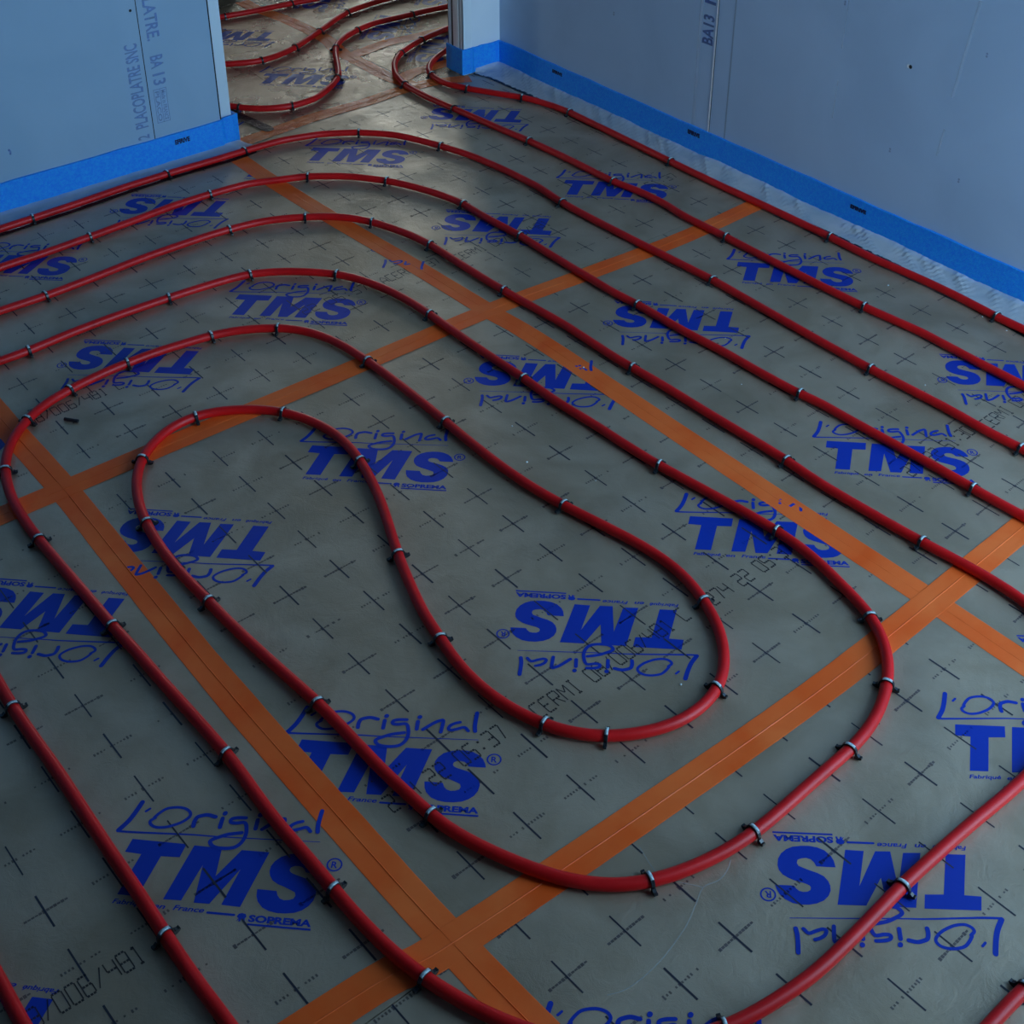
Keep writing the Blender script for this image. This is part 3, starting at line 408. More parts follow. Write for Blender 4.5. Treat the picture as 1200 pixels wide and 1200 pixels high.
CLIP_SPOTS = {
    'a': [(2.7005, 0.5047, -1.843), (2.7167, 0.3474, -1.15), (2.7983, 0.1862, -1.181), (2.8313, 0.0101, -1.559), (2.8148, -0.4182, -1.611), (2.8014, -0.9779, -1.627), (2.7868, -1.4579, -1.614)],
    'b': [(2.8641, 0.7753, -2.845), (2.7401, 0.7202, -2.575), (2.5884, 0.4937, -1.775), (2.5878, 0.2499, -1.514), (2.6071, -0.0672, -1.515), (2.6089, -0.4075, -1.52), (2.6038, -0.8122, -1.604), (2.5942, -1.2396, -1.539)],
    'c': [(1.347, 0.3743, 0.041), (1.7257, 0.3906, 0.001), (1.9596, 0.3861, -0.022), (2.2737, 0.2872, -0.744), (2.3959, 0.0649, -1.288), (2.4211, -0.4127, -1.638), (2.4211, -0.9367, -1.603), (2.3982, -1.4058, -1.586), (2.3945, -1.7664, -1.548)],
    'd': [(1.4115, 0.1918, 0.072), (1.7528, 0.2103, -0.04), (2.0053, 0.1369, -0.555), (2.15, -0.0188, -1.051), (2.2194, -0.2569, -1.51), (2.2193, -0.4814, -1.599), (2.2081, -0.9022, -1.558), (2.2127, -1.3683, -1.498), (2.2167, -1.7766, -1.578)],
    'e': [(1.2089, -0.0069, -3.118), (1.6912, 0.0072, 3.005), (1.8717, -0.0568, 2.564), (1.9833, -0.1869, 1.985), (2.0218, -0.3761, 1.583), (2.018, -0.6591, 1.589), (2.0183, -1.0788, 1.589), (2.0174, -1.4966, 1.52), (2.0181, -1.8041, 1.641)],
    'f1': [(1.0844, -0.2009, 0.026), (1.4169, -0.1951, -0.051), (1.6126, -0.2194, -0.289), (1.7677, -0.3497, -0.948), (1.8237, -0.6336, -1.593), (1.818, -0.9614, -1.592), (1.8225, -1.3495, -1.506), (1.8448, -1.6184, -1.566), (1.7954, -1.8604, -2.01)],
    'f2': [(1.6948, -1.9679, -2.569), (1.5477, -2.0101, -3.076), (1.3309, -2.0143, 3.089), (1.1676, -1.9743, 2.638)],
    'f3': [(1.0112, -1.7013, 1.711), (1.0041, -1.4272, 1.608), (0.99, -1.1241, 1.584), (1.007, -0.8762, 1.349), (1.0884, -0.7023, 0.872)],
    'f4': [(1.2339, -0.6446, -0.087), (1.3735, -0.7437, -0.969), (1.3988, -0.9731, -1.791), (1.2974, -1.2334, -1.977), (1.2293, -1.4408, -1.794), (1.2392, -1.6821, -1.213), (1.2948, -1.7582, -0.749)],
    'f5': [(1.4876, -1.8008, 0.316), (1.6147, -1.6566, 1.21), (1.6053, -1.3202, 1.717), (1.6004, -0.9775, 1.511), (1.6091, -0.6999, 1.582), (1.5358, -0.4654, 2.415), (1.408, -0.3989, 2.905), (1.2208, -0.3806, -3.135), (1.0857, -0.3957, -2.937)],
    'f6': [(0.9766, -0.4415, -2.481), (0.8787, -0.5687, -1.991), (0.8433, -0.7951, -1.592), (0.8438, -1.0739, -1.552), (0.8492, -1.4225, -1.597), (0.8413, -1.7128, -1.574), (0.8572, -1.8911, -1.358)],
    'i': [(1.4156, -2.2, 0.009), (1.091, -2.177, -0.375)],
    'g': [(0.6509, -1.1358, -1.6), (0.6411, -1.6279, -1.598)],
    'j': [(1.4111, -2.3879, 3.075)],
    'r1': [(2.4835, 1.3909, -0.081), (2.7323, 1.3604, -0.116)],
    'r2': [(2.3596, 0.9504, -0.028), (2.504, 0.9809, 0.413), (2.6499, 1.0586, 0.514), (2.8288, 1.1566, 0.396)],
    'r3': [(2.1094, 0.6626, -0.95), (2.2349, 0.5744, -0.245), (2.4616, 0.6727, 0.768), (2.6043, 0.893, 0.875), (2.7555, 0.9876, 0.331), (2.9929, 0.9984, -0.042)],
}
TAPE_PATHS = {
    'a1': [[0.257, -1.806], [0.468, -1.828], [0.798, -1.851], [0.916, -1.87], [1.318, -1.892], [1.642, -1.903], [1.917, -1.899], [2.2, -1.892], [2.489, -1.884], [2.826, -1.876]],
    'a2': [[0.348, -0.683], [0.616, -0.677], [0.824, -0.676], [0.943, -0.677], [1.198, -0.68], [1.55, -0.687], [1.942, -0.691], [2.257, -0.714], [2.535, -0.732], [2.827, -0.728]],
    'a3': [[1.99, 0.459], [2.132, 0.471], [2.255, 0.481], [2.432, 0.478], [2.567, 0.486], [2.681, 0.475], [2.789, 0.425]],
    'b1': [[0.958, 0.173], [0.95, -0.109], [0.944, -0.383], [0.941, -0.679], [0.928, -0.995], [0.918, -1.286], [0.915, -1.603], [0.916, -1.87], [0.931, -2.196], [0.959, -2.551]],
    'b2': [[1.935, 0.445], [1.933, 0.364], [1.928, 0.171], [1.931, -0.127], [1.94, -0.39], [1.945, -0.681], [1.95, -0.864], [1.935, -1.305], [1.925, -1.603], [1.917, -1.898], [1.909, -2.075], [1.897, -2.46]],
    'bb': [[2.625, 1.518], [2.623, 1.421], [2.644, 1.232], [2.641, 1.012], [2.613, 0.889], [2.608, 0.78], [2.603, 0.601], [2.622, 0.486]],
    'ab': [[2.615, 0.827], [2.673, 0.833], [2.78, 0.848], [2.926, 0.832], [3.261, 0.812]],
    'ac': [[2.63, 0.557], [2.676, 0.58], [2.747, 0.579], [2.854, 0.577]],
}
FILM_RIGHT = [[2.825, 0.445], [2.84, 0.386], [2.841, 0.285], [2.845, 0.202], [2.835, 0.081], [2.827, -0.076], [2.83, -0.181], [2.822, -0.405], [2.816, -0.588], [2.815, -0.731], [2.833, -0.919], [2.83, -1.028], [2.827, -1.132], [2.816, -1.309], [2.792, -1.453], [2.778, -1.535], [2.77, -1.663]]
FILM_LEFT = [[1.126, 0.354], [1.255, 0.359], [1.343, 0.362], [1.482, 0.367], [1.58, 0.375], [1.723, 0.381], [1.832, 0.379], [1.922, 0.375], [2.032, 0.386]]
DOOR_STRIP = [[2.079, 0.676], [2.083, 0.624], [2.092, 0.568], [2.099, 0.491]]
LONG_CREASE = [[1.28, -2.019], [1.264, -2.027], [1.244, -2.03], [1.22, -2.024], [1.194, -2.035], [1.166, -2.047], [1.14, -2.054], [1.104, -2.061], [1.069, -2.063], [1.039, -2.06], [1.018, -2.051]]
FOIL_CREASE = [[2.298, 0.92], [2.288, 0.807], [2.29, 0.698], [2.294, 0.624]]
LOGO = {
    'S': [[52.8, -14.2], [54.2, -24.8], [57.6, -32.9], [65.6, -41.4], [75.2, -45.7], [85.8, -47.7], [97.5, -47.3], [109.1, -45.2], [118.1, -40.7], [125.7, -33.4], [130.3, -24.7], [131.8, -14.7], [130.6, -6.6], [126.0, 0.4], [118.7, 5.5], [111.0, 9.0], [102.8, 11.5], [95.7, 13.7], [91.0, 16.3], [89.4, 19.3], [90.5, 23.4], [94.9, 26.2], [100.6, 26.6], [105.8, 25.4], [109.5, 21.7], [112.1, 17.4], [124.1, 17.2], [137.2, 17.5], [135.9, 23.8], [132.0, 32.2], [125.8, 38.9], [116.3, 44.4], [106.0, 46.5], [94.7, 46.2], [83.6, 43.8], [73.7, 38.8], [66.7, 31.1], [63.2, 22.9], [63.1, 14.9], [65.2, 7.8], [70.2, 0.9], [78.5, -4.1], [87.9, -7.5], [97.4, -11.6], [103.4, -14.4], [105.3, -19.2], [103.5, -24.3], [98.5, -26.7], [91.5, -27.7], [85.6, -25.7], [81.6, -21.1], [79.1, -14.7], [66.4, -14.3]],
    'M': [[36.5, -43.6], [11.0, -42.7], [23.7, 14.3], [-4.9, -43.0], [-25.9, -43.4], [-28.8, 15.2], [-43.4, -41.8], [-67.8, -42.7], [-48.5, 45.4], [-9.6, 44.8], [-7.3, -0.1], [18.0, 44.5], [56.4, 44.6]],
    'T': [[-102.9, -41.9], [-130.8, -41.9], [-117.3, 23.7], [-140.7, 25.0], [-136.6, 46.8], [-59.6, 46.3], [-63.5, 24.3], [-89.4, 23.4]],
    'Lund': [[-160.5, 58.7], [-154.5, 57.2], [-111.4, 59.3], [-57.7, 62.2], [-23.0, 62.7], [49.7, 65.1], [121.3, 67.5]],
    'L': [[-160.5, 58.7], [-151.4, 74.9], [-145.6, 91.7], [-141.2, 109.0]],
    'ap': [[-131.6, 94.1], [-126.9, 99.2]],
    'O': [[-115.1, 84.7], [-120.5, 78.9], [-118.6, 73.5], [-111.3, 69.5], [-101.9, 69.6], [-91.2, 72.7], [-77.8, 80.1], [-69.2, 88.8], [-67.3, 95.3], [-71.3, 101.3], [-79.2, 104.9], [-89.8, 105.4], [-103.0, 101.8], [-111.0, 94.0], [-116.5, 85.5]],
    'r': [[-58.4, 76.3], [-58.8, 83.8], [-56.8, 91.5], [-51.3, 94.9], [-42.5, 97.1], [-31.4, 94.9]],
    'i1': [[-21.1, 78.2], [-20.9, 93.4]],
    'd1': [[-19.7, 101.4], [-19.2, 102.5]],
    'g': [[11.6, 97.3], [0.6, 96.5], [-7.6, 93.6], [-8.0, 88.3], [-0.2, 87.3], [11.9, 89.0], [16.8, 77.2], [17.2, 64.9], [13.2, 53.8], [5.5, 47.0], [-7.9, 44.4], [-21.5, 45.8], [-28.4, 52.3], [-26.2, 57.1], [-17.4, 62.4], [-6.3, 67.8], [11.4, 72.2]],
    'i2': [[28.7, 80.4], [28.5, 95.5]],
    'd2': [[30.1, 103.4], [30.5, 104.4]],
    'n': [[37.8, 80.3], [46.3, 88.5], [54.8, 96.0], [61.2, 99.5], [65.6, 100.5], [66.0, 93.0], [64.7, 77.7]],
    'a': [[105.0, 83.1], [98.5, 89.4], [88.7, 85.7], [80.0, 82.7], [75.4, 84.6], [77.3, 90.9], [83.6, 95.9], [91.2, 98.7]],
    'l': [[115.1, 83.1], [113.6, 95.2], [114.5, 118.6]],
    'dash': [[31.8, -55.8], [-4.0, -56.3]],
}
CRUMBS = [[2.158, -1.259], [1.951, -1.0], [1.646, -1.17], [1.707, -1.297], [2.794, -1.127], [2.73, -1.206], [2.448, -1.508], [1.7, -1.063], [1.459, -1.754], [2.266, -1.116], [2.777, -1.429], [2.767, -1.498]]

# ------------------------------------------------------------------ the room
WALL_Y = 0.460                      # face of the partition
RW0, RW1 = Vector((2.938, 0.46, 0)), Vector((2.8905, -1.46, 0))   # face of the right wall
rdir = (RW1 - RW0).normalized()
rnor = Vector((rdir.y, -rdir.x, 0))
if rnor.x > 0: rnor = -rnor
H = 2.5


def struct(name, bm, mat, parent=None):
    o = link(name, bm, mat, parent)
    if parent is None: o['kind'] = 'structure'
    return o


bm = bmesh.new(); box(bm, -3.2, 8.2, -5.2, 5.6, -0.16, -0.062)
struct('floor', bm, M['concrete'])
bm = bmesh.new(); box(bm, -3.2, 8.2, -5.2, 5.6, H, H + 0.1)
struct('ceiling', bm, M['ceiling'])

# partition between the two rooms, left of the door opening
STUD_X = 1.938
bm = bmesh.new()
box(bm, -3.1, STUD_X, WALL_Y, WALL_Y + 0.0125, -0.06, H)
box(bm, -3.1, STUD_X, WALL_Y + 0.0605, WALL_Y + 0.073, -0.06, H)
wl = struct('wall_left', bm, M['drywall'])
bm = bmesh.new(); box(bm, STUD_X - 0.04, 1.978, WALL_Y + 0.0125, WALL_Y + 0.0605, -0.06, H)
tr = link('door_stud', bm, M['steel_flange'], wl)
tr['label'] = 'pale blue-grey steel stud closing the wall end'
bm = bmesh.new(); box(bm, STUD_X - 0.0015, STUD_X + 0.0022, WALL_Y - 0.0003, WALL_Y + 0.0126, 0.0, H)
link('edge_gap', bm, M['dry_dark'], wl)
bm = bmesh.new(); box(bm, 1.7385, 1.7405, WALL_Y - 0.0006, WALL_Y + 0.002, 0.02, H)
link('board_joint', bm, M['dry_dark'], wl)


def disc(bm, c_, n_, r, seg=12, depth=0.0):
    n_ = Vector(n_).normalized()
    a_ = n_.cross(Vector((0, 0, 1))).normalized()
    b_ = n_.cross(a_)
    bm.faces.new([bm.verts.new(Vector(c_) + a_ * r * math.cos(t) + b_ * r * math.sin(t)) for t in [2 * math.pi * k / seg for k in range(seg)]])


for x, z in ((1.723, 0.442), (1.765, 0.482)):
    bm = bmesh.new(); disc(bm, (x, WALL_Y - 0.0007, z), (0, -1, 0), 0.0038)
    link('screw_hole', bm, M['dry_dark'], wl)
bm = bmesh.new()
ribbon(bm, [(1.352, 0.166), (1.355, 0.160), (1.354, 0.154)], 0.005)
for v in bm.verts: v.co = Vector((v.co.x, WALL_Y - 0.0007, v.co.y))
link('blue_pen_mark', bm, M['dry_ink'], wl)


def wall_text(name, s, x0, x1, z_top, z_bot, down, bold=0.0, par=None):
    """A word printed along the vertical edge of a plasterboard, reading down or up."""
    t = text_mesh(s, z_top - z_bot, x1 - x0, bold)
    for v in t.verts:
        a, h = v.co.x, v.co.y
        if down: v.co = Vector((x0 + h, WALL_Y - 0.0008, z_top - a))
        else: v.co = Vector((x1 - h, WALL_Y - 0.0008, z_bot + a))
    return link(name, t, M['dry_ink'], par)


wall_text('printed_word', 'PLACOPLATRE.', 1.757, 1.793, 0.60, 0.352, True, 0.02, wl)
wall_text('printed_word', 'BA', 1.757, 1.793, 0.311, 0.276, True, 0.02, wl)
wall_text('printed_word', '13', 1.757, 1.793, 0.262, 0.230, True, 0.02, wl)
wall_text('printed_word', 'PLACOPLATRE SNC', 1.690, 1.727, 0.356, 0.124, False, 0.02, wl)
wall_text('printed_word', '2', 1.692, 1.725, 0.104, 0.092, False, 0.02, wl)
bm = bmesh.new()
for a, b in (((1.754, .219), (1.790, .219)), ((1.790, .219), (1.790, .126)), ((1.790, .126), (1.754, .126)), ((1.754, .126), (1.754, .219)), ((1.772, .219), (1.772, .126))):
    ribbon(bm, [a, b], 0.0016)
for v in bm.verts: v.co = Vector((v.co.x, WALL_Y - 0.0008, v.co.y))
link('printed_box', bm, M['dry_ink'], wl)
wall_text('printed_word', 'Made in FRANCE', 1.775, 1.787, 0.214, 0.130, True, 0.02, wl)
wall_text('printed_word', 'PLACO', 1.757, 1.769, 0.214, 0.130, True, 0.02, wl)

# return beside the door opening: steel post and a narrow piece of plasterboard
POST_X = 2.790
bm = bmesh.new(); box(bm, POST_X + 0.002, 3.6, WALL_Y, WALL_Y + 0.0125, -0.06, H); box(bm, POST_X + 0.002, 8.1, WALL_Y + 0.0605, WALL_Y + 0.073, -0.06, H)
wr = struct('wall_back', bm, M['drywall_lit'])
M['bead'] = simple('corner_bead_metal', (0.80, 0.88, 0.92), 0.45, 0.1)
# jamb: a C stud seen from its web side, with its lips
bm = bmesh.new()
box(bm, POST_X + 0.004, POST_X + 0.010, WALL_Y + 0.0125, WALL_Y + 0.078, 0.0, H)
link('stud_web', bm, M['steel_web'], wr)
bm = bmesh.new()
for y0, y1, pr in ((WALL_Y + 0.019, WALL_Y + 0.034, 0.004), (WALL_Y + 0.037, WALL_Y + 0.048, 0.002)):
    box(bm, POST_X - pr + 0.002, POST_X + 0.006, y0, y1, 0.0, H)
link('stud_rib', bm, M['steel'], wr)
bm = bmesh.new(); box(bm, POST_X - 0.001, POST_X + 0.034, WALL_Y - 0.0016, WALL_Y, 0.0, H); box(bm, POST_X - 0.001, POST_X + 0.0015, WALL_Y - 0.0016, WALL_Y + 0.012, 0.0, H)
link('corner_bead', bm, M['bead'], wr)

# right wall
bm = bmesh.new()


def wall_piece(d0, d1, z0, z1):
    q = [RW0 + rdir * d0, RW0 + rdir * d1, RW0 + rdir * d1 - rnor * 0.1, RW0 + rdir * d0 - rnor * 0.1]
    vs = [bm.verts.new((p.x, p.y, z)) for z in (z0, z1) for p in q]
    for f in ((0, 1, 2, 3), (4, 5, 6, 7), (0, 1, 5, 4), (1, 2, 6, 5), (2, 3, 7, 6), (3, 0, 4, 7)): bm.faces.new([vs[i] for i in f])


wall_piece(-0.06, 3.62, -0.06, H)
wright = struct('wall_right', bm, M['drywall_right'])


def on_right(y, z, off=0.0006):
    t = (RW0.y - y) / -rdir.y
    p = RW0 + rdir * t + rnor * off
    return Vector((p.x, p.y, z))


def right_strip(name, y0, z0, y1, z1, w, mat, off=0.0006, parent=None):
    bm = bmesh.new()
    bm.faces.new([bm.verts.new(on_right(y, z, off)) for y, z in ((y0 - w / 2, z0), (y0 + w / 2, z0), (y1 + w / 2, z1), (y1 - w / 2, z1))])
    return link(name, bm, mat, parent or wright)


M['joint_white'] = simple('white_joint_edge', (1.0, 1.0, 1.0), 0.5)
right_strip('board_joint', -0.4560, 0.05, -0.4560, H, 0.0055, M['joint_white'], 0.0014)
right_strip('joint_gap', -0.4590, 0.05, -0.4590, H, 0.0022, M['dry_dark'], 0.0007)
M['dry_ink_dense'] = see_through(simple('dense_blue_ink', (0.01, 0.06, 0.35), 0.8), 0.6)
M['bevel'] = simple('tapered_edge', (0.47, 0.56, 0.64), 0.8)
for y, w in ((-0.398, 0.012),):
    right_strip('board_taper', y, 0.05, y, H, w, M['dry_scuff'])
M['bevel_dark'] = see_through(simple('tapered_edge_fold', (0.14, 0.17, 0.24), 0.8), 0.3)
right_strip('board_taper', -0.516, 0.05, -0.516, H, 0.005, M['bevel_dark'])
right_strip('scuff', -0.866, 0.56, -0.864, 0.44, 0.003, M['dry_scuff'])
right_strip('scuff', -0.865, 0.36, -0.863, 0.261, 0.004, M['dry_scuff'])
right_strip('scuff', -1.212, 0.65, -1.185, 0.42, 0.008, M['dry_scuff'])
right_strip('scuff', -1.180, 0.34, -1.172, 0.27, 0.006, M['dry_scuff'])
for y, z in ((-1.251, 0.539), (-0.856, 0.551), (-1.24, 0.233), (-1.043, 0.239), (-0.062, 0.31)):
    bm = bmesh.new()
    for dz in (-0.003, 0.003): disc(bm, on_right(y, z + dz), rnor, 0.0028)
    link('blue_pen_dot', bm, M['dry_ink'], wright)
bm = bmesh.new(); disc(bm, on_right(-1.063, 0.455, 0.0008), rnor, 0.0048); link('screw_hole', bm, M['dry_dark'], wright)
bm = bmesh.new(); disc(bm, on_right(-1.0575, 0.455, 0.0007), rnor, 0.0048); link('screw_hole_rim', bm, M['joint_white'], wright)
for s, z1, z0 in (('BA13', 0.405, 0.325), ('NF', 0.50, 0.435)):
    t = text_mesh(s, z1 - z0, 0.040, 0.03)
    for v in t.verts: v.co = on_right(-0.4275 - 0.02 + v.co.y, z0 + v.co.x, 0.0008)
    link('printed_word', t, M['dry_ink_dense'], wright)


# walls outside the photograph, with the window openings the light comes through
def holed_wall(name, a0, a1, axis, d0, d1, holes, mat):
    bm = bmesh.new()
    xs = a0
    def seg(s0, s1, z0, z1):
        if s1 - s0 < 1e-4 or z1 - z0 < 1e-4: return
        if axis == 'x': box(bm, s0, s1, d0, d1, z0, z1)
        else: box(bm, d0, d1, s0, s1, z0, z1)
    for h0, h1, z0, z1 in holes:
        seg(xs, h0, -0.06, H); seg(h0, h1, -0.06, z0); seg(h0, h1, z1, H); xs = h1
    seg(xs, a1, -0.06, H)
    return struct(name, bm, mat)


holed_wall('wall_front', -3.2, 2.83, 'x', -3.24, -3.1, [(1.85, 2.8, 0.15, 2.15)], M['drywall'])
holed_wall('wall_side', -3.1, 0.46, 'y', -3.2, -3.1, [], M['drywall'])
holed_wall('wall_far', -1.7, 8.2, 'x', 5.2, 5.35, [(-1.4, -0.4, 0.4, 2.3), (5.55, 6.45, 0.4, 2.3)], M['drywall'])
holed_wall('wall_far_left', 0.53, 5.3, 'y', -1.7, -1.6, [], M['drywall'])
holed_wall('wall_far_right', 0.53, 5.3, 'y', 8.1, 8.2, [], M['drywall'])
for k, (x0, x1, y, z0, z1) in enumerate(((1.85, 2.8, -3.17, 0.15, 2.15), (5.55, 6.45, 5.27, 0.4, 2.3), (-1.4, -0.4, 5.27, 0.4, 2.3))):  # the last frame belongs to the added back room window
    bm = bmesh.new()
    for a in ((x0, x0 + .05, z0, z1), (x1 - .05, x1, z0, z1), (x0, x1, z0, z0 + .05), (x0, x1, z1 - .05, z1), ((x0 + x1) / 2 - .025, (x0 + x1) / 2 + .025, z0, z1)):
        box(bm, a[0], a[1], y - .03, y + .03, a[2], a[3])
    struct('window_%d' % (k + 1), bm, M['window'])

# ------------------------------------------------------------------ insulation boards
T_ = 0.0002            # thickness of a printed layer


def logo_bm(cu, cv, ang, rect):
    g = {'solid': bmesh.new(), 'line': bmesh.new()}
    b = g['solid']
    for k in 'TMS':
        poly(b, LOGO[k], 0.0)
    bmesh.ops.triangulate(b, faces=b.faces[:], ngon_method='EAR_CLIP')
    z = 0.05
    ribbon(b, LOGO['Lund'], 4.2, z, 0.25, .012)
    for k, w in (('L', 7.2), ('ap', 3.6), ('O', 4.6), ('r', 6.2), ('i1', 6.0), ('d1', 7.0), ('g', 5.6), ('i2', 6.0), ('d2', 7.0), ('n', 5.6), ('a', 5.2), ('l', 6.2)):
        z += 0.04
        ribbon(b, LOGO[k], w, z, None, .012)
    # registered mark
    n = 20
    for k in range(n):
        a, c_ = 2 * math.pi * k / n, 2 * math.pi * (k + 1) / n
        poly(b, [(147.7 + r * math.cos(t), 33 + r * math.sin(t)) for r, t in ((8.6, a), (10.8, a), (10.8, c_), (8.6, c_))], 0.1)
    merge(b, text_mesh('R', 8.5, 10.5, 0.02), Matrix.Translation((143.6, 27.6, 0.1)))
    ribbon(b, [(-4, -56.1), (31.5, -56.1)], 3.4, 0.1, None, .012)
    merge(b, text_mesh('SOPREMA', 83, 10.8, 0.045), Matrix.Translation((51.5, -64.4, 0.1)))
    poly(b, [(51.5, -69.5), (135, -69.5), (135, -66.6), (51.5, -66.6)], 0.1)
    # little rearing horse emblem beside the maker's name
    poly(b, [(36, -65), (38.5, -60.5), (35.5, -58), (37.5, -53.5), (41.5, -52.2), (46.5, -53.2), (48.3, -57), (46.6, -60), (48, -65), (45.4, -65), (44.2, -61), (42, -61.5), (41.5, -65), (39, -65), (39.8, -62)], 0.1)
    merge(b, text_mesh('Fabriqu\u00e9', 48, 9.6, 0.02, 0.25), Matrix.Translation((-134, -58.4, 0.1)))
    merge(b, text_mesh('en', 16, 5.4, 0.02, 0.25), Matrix.Translation((-77.5, -57.2, 0.1)))
    merge(b, text_mesh('France', 42, 8.0, 0.02, 0.25), Matrix.Translation((-51, -57.2, 0.1)))
    a = math.radians(ang)
    ex = Vector((math.cos(a), math.sin(a), 0))
    ey = Vector((math.sin(a), -math.cos(a), 0))
    for v in b.verts:
        x, y, z = v.co
        v.co = Vector((cu, cv, 0)) + ex * (x / 1000) + ey * (y / 1000) + Vector((0, 0, T_ + z / 1000))
    clip_rect(b, rect)
    warp(b)
    g['line'].free()
    return b


GLYPH = {   # strokes on a 4 x 6 cell, as an ink-jet coder prints them
    'A': '0004 0426 2644 4440 0242', 'C': '4606 0600 0040', 'E': '4606 0600 0040 0333', 'R': '0006 0646 4643 4303 2340',
    'M': '0006 0623 2346 4640', 'I': '1636 2620 1030', 'L': '0600 0040', '0': '0006 0646 4640 4000', '1': '1526 2620 1030',
    '2': '0646 4643 4303 0300 0040', '3': '0646 4640 4000 1343', '4': '0603 0343 4640', '5': '4606 0603 0343 4340 4000',
    '6': '4606 0600 0040 4043 4303', '7': '0646 4620', '8': '0006 0646 4640 4000 0343', '/': '0046', ':': '2425 2122', ' ': ''}


def dot_code(s, width, height):
    bm = bmesh.new()
    cw = width / len(s)
    for i, ch in enumerate(s):
        for st in GLYPH[ch].split():
            x0, y0, x1, y1 = [int(q) for q in st]
            a = Vector((i * cw + x0 / 4 * cw * .74, y0 / 6 * height, 0))
            b = Vector((i * cw + x1 / 4 * cw * .74, y1 / 6 * height, 0))
            n = max(1, round((b - a).length / 0.0045)) if abs(y1 - y0) <= 1 else 1
            flatline = abs(y1 - y0) <= 1
            for k in range(n):
                p, q = a.lerp(b, (k + 0.04) / n), a.lerp(b, (k + (.80 if flatline else .96)) / n)
                d = (q - p).normalized()
                t = Vector((-d.y, d.x, 0)) * (0.0017 if flatline else 0.0009)
                bm.faces.new([bm.verts.new(w) for w in (p + t, p - t, q - t, q + t)]).normal_update()
    return bm


def insulation_board(label, rect, phase, rot, logos, texts, crumpled=False, grid=True):
    u0, u1, v0, v1 = rect
    cx, cy = floor_map((u0 + u1) / 2, (v0 + v1) / 2)
    root = thing('insulation_board', label, 'insulation board', (cx, cy, 0), 'foil faced insulation boards laid on the floor')
    g = 0.0008
    bm = bmesh.new()
    n = 8
    def P(s, t): return floor_map(u0 + g + (u1 - u0 - 2 * g) * s, v0 + g + (v1 - v0 - 2 * g) * t)
    top = [[bm.verts.new((*P(i / n, j / n), 0.0)) for j in range(n + 1)] for i in range(n + 1)]
    for i in range(n):
        for j in range(n):
            bm.faces.new([top[i][j], top[i][j + 1], top[i + 1][j + 1], top[i + 1][j]])
    ring = [top[0][j] for j in range(n)] + [top[i][n] for i in range(n)] + [top[n][j] for j in range(n, 0, -1)] + [top[i][0] for i in range(n, 0, -1)]
    low = [bm.verts.new((w.co.x, w.co.y, -0.06)) for w in ring]
    m = len(ring)
    for k in range(m):
        bm.faces.new([ring[k], ring[(k + 1) % m], low[(k + 1) % m], low[k]])
    bm.faces.new(low[::-1])
    link('core_panel', bm, M['foil_crumpled'] if crumpled else M['foil'], root)
    # printed cutting marks every 10 cm
    if grid:
        dark, faint = bmesh.new(), bmesh.new()
        c_, s_ = math.cos(rot), math.sin(rot)
        for i in range(0, 45):
            for j in range(-30, 45):
                a, b_ = i * 0.1, j * 0.1
                u = phase[0] + c_ * a - s_ * b_
                v = phase[1] + s_ * a + c_ * b_
                if not (u0 + 0.005 < u < u1 - 0.005 and v0 + 0.005 < v < v1 - 0.005): continue
                if u < 0.15 or v > 2.45: continue
                w = 0.0021 + 0.0011 * random.random()
                poly(dark, [(u - w / 2, v - 0.0295), (u + w / 2, v - 0.0295), (u + w / 2, v + 0.0295), (u - w / 2, v + 0.0295)], T_ * 1.6)
                dash = random.random()
                for k in range(12):
                    if dash < 0.6 and random.random() < 0.22: continue
                    h = (0.0040 if k % 5 else 0.0058) * (0.6 + 0.6 * random.random())
                    x = u - 0.0305 + k * 0.0054
                    wd = 0.0028 if dash < 0.55 else 0.0046
                    poly(faint, [(x, v - h / 2), (x + wd, v - h / 2), (x + wd, v + h / 2), (x, v + h / 2)], T_)
        for b_ in (dark, faint):
            clip_rect(b_, rect)
            warp(b_)
        tag(flat('cutting_mark_grid', dark, M['ink_black'], root), kind='stuff')
        tag(flat('ruler_tick_grid', faint, M['ink_grey'], root), kind='stuff')
    for cu, cv, ang in logos:
        flat('printed_logo', logo_bm(cu, cv, ang, rect), M['ink_blue_crumpled'] if crumpled else M['ink_blue'], root)
    for s, us, ue, v in texts:
        b = dot_code(s, ue - us, 0.030)
        for w in b.verts: w.co = Vector((us + w.co.x, v + 0.015 - w.co.y, T_ * 2.1 + w.co.z))
        clip_rect(b, rect)
        warp(b)
        tag(flat('printed_batch_code', b, M['ink_code'], root), kind='stuff')
    return root


M['ink_code'] = see_through(simple('dot_matrix_ink', (0.02, 0.018, 0.03), 0.5), 0.8)
U, I = 45, 225
ACE = 'ACERMI 08/006/481 C'
BC = insulation_board('foil board in the middle of the floor, inside the smallest pipe loop', (.935, 1.935, .69, 1.885), (.0113, .0893), 0.0,
    [(1.023, 1.59, U), (1.431, .997, U), (1.828, 1.608, U), (1.056, .955, I), (1.4515, 1.566, I), (1.86, .97, I)],
    [('274 22 05:37', .985, 1.20, 1.638), (ACE, 1.235, 1.585, 1.642), ('274 22 05:37', 1.63, 1.84, 1.648)])
BR = insulation_board('foil board right of the middle one, four straight pipes crossing it to the right edge', (1.935, 2.925, .69, 1.885), (1.00345, .7138), math.radians(.317),
    [(2.235, .99, I), (2.606, 1.035, U), (2.197, 1.626, U), (2.622, 1.603, I), (1.826, 1.581, I), (1.81, 1.0, U), (3.0, 1.0, I)],
    [('274 22 51:30', 2.17, 2.39, 1.66), ('ACERMI 08/006/481', 2.405, 2.72, 1.673)])
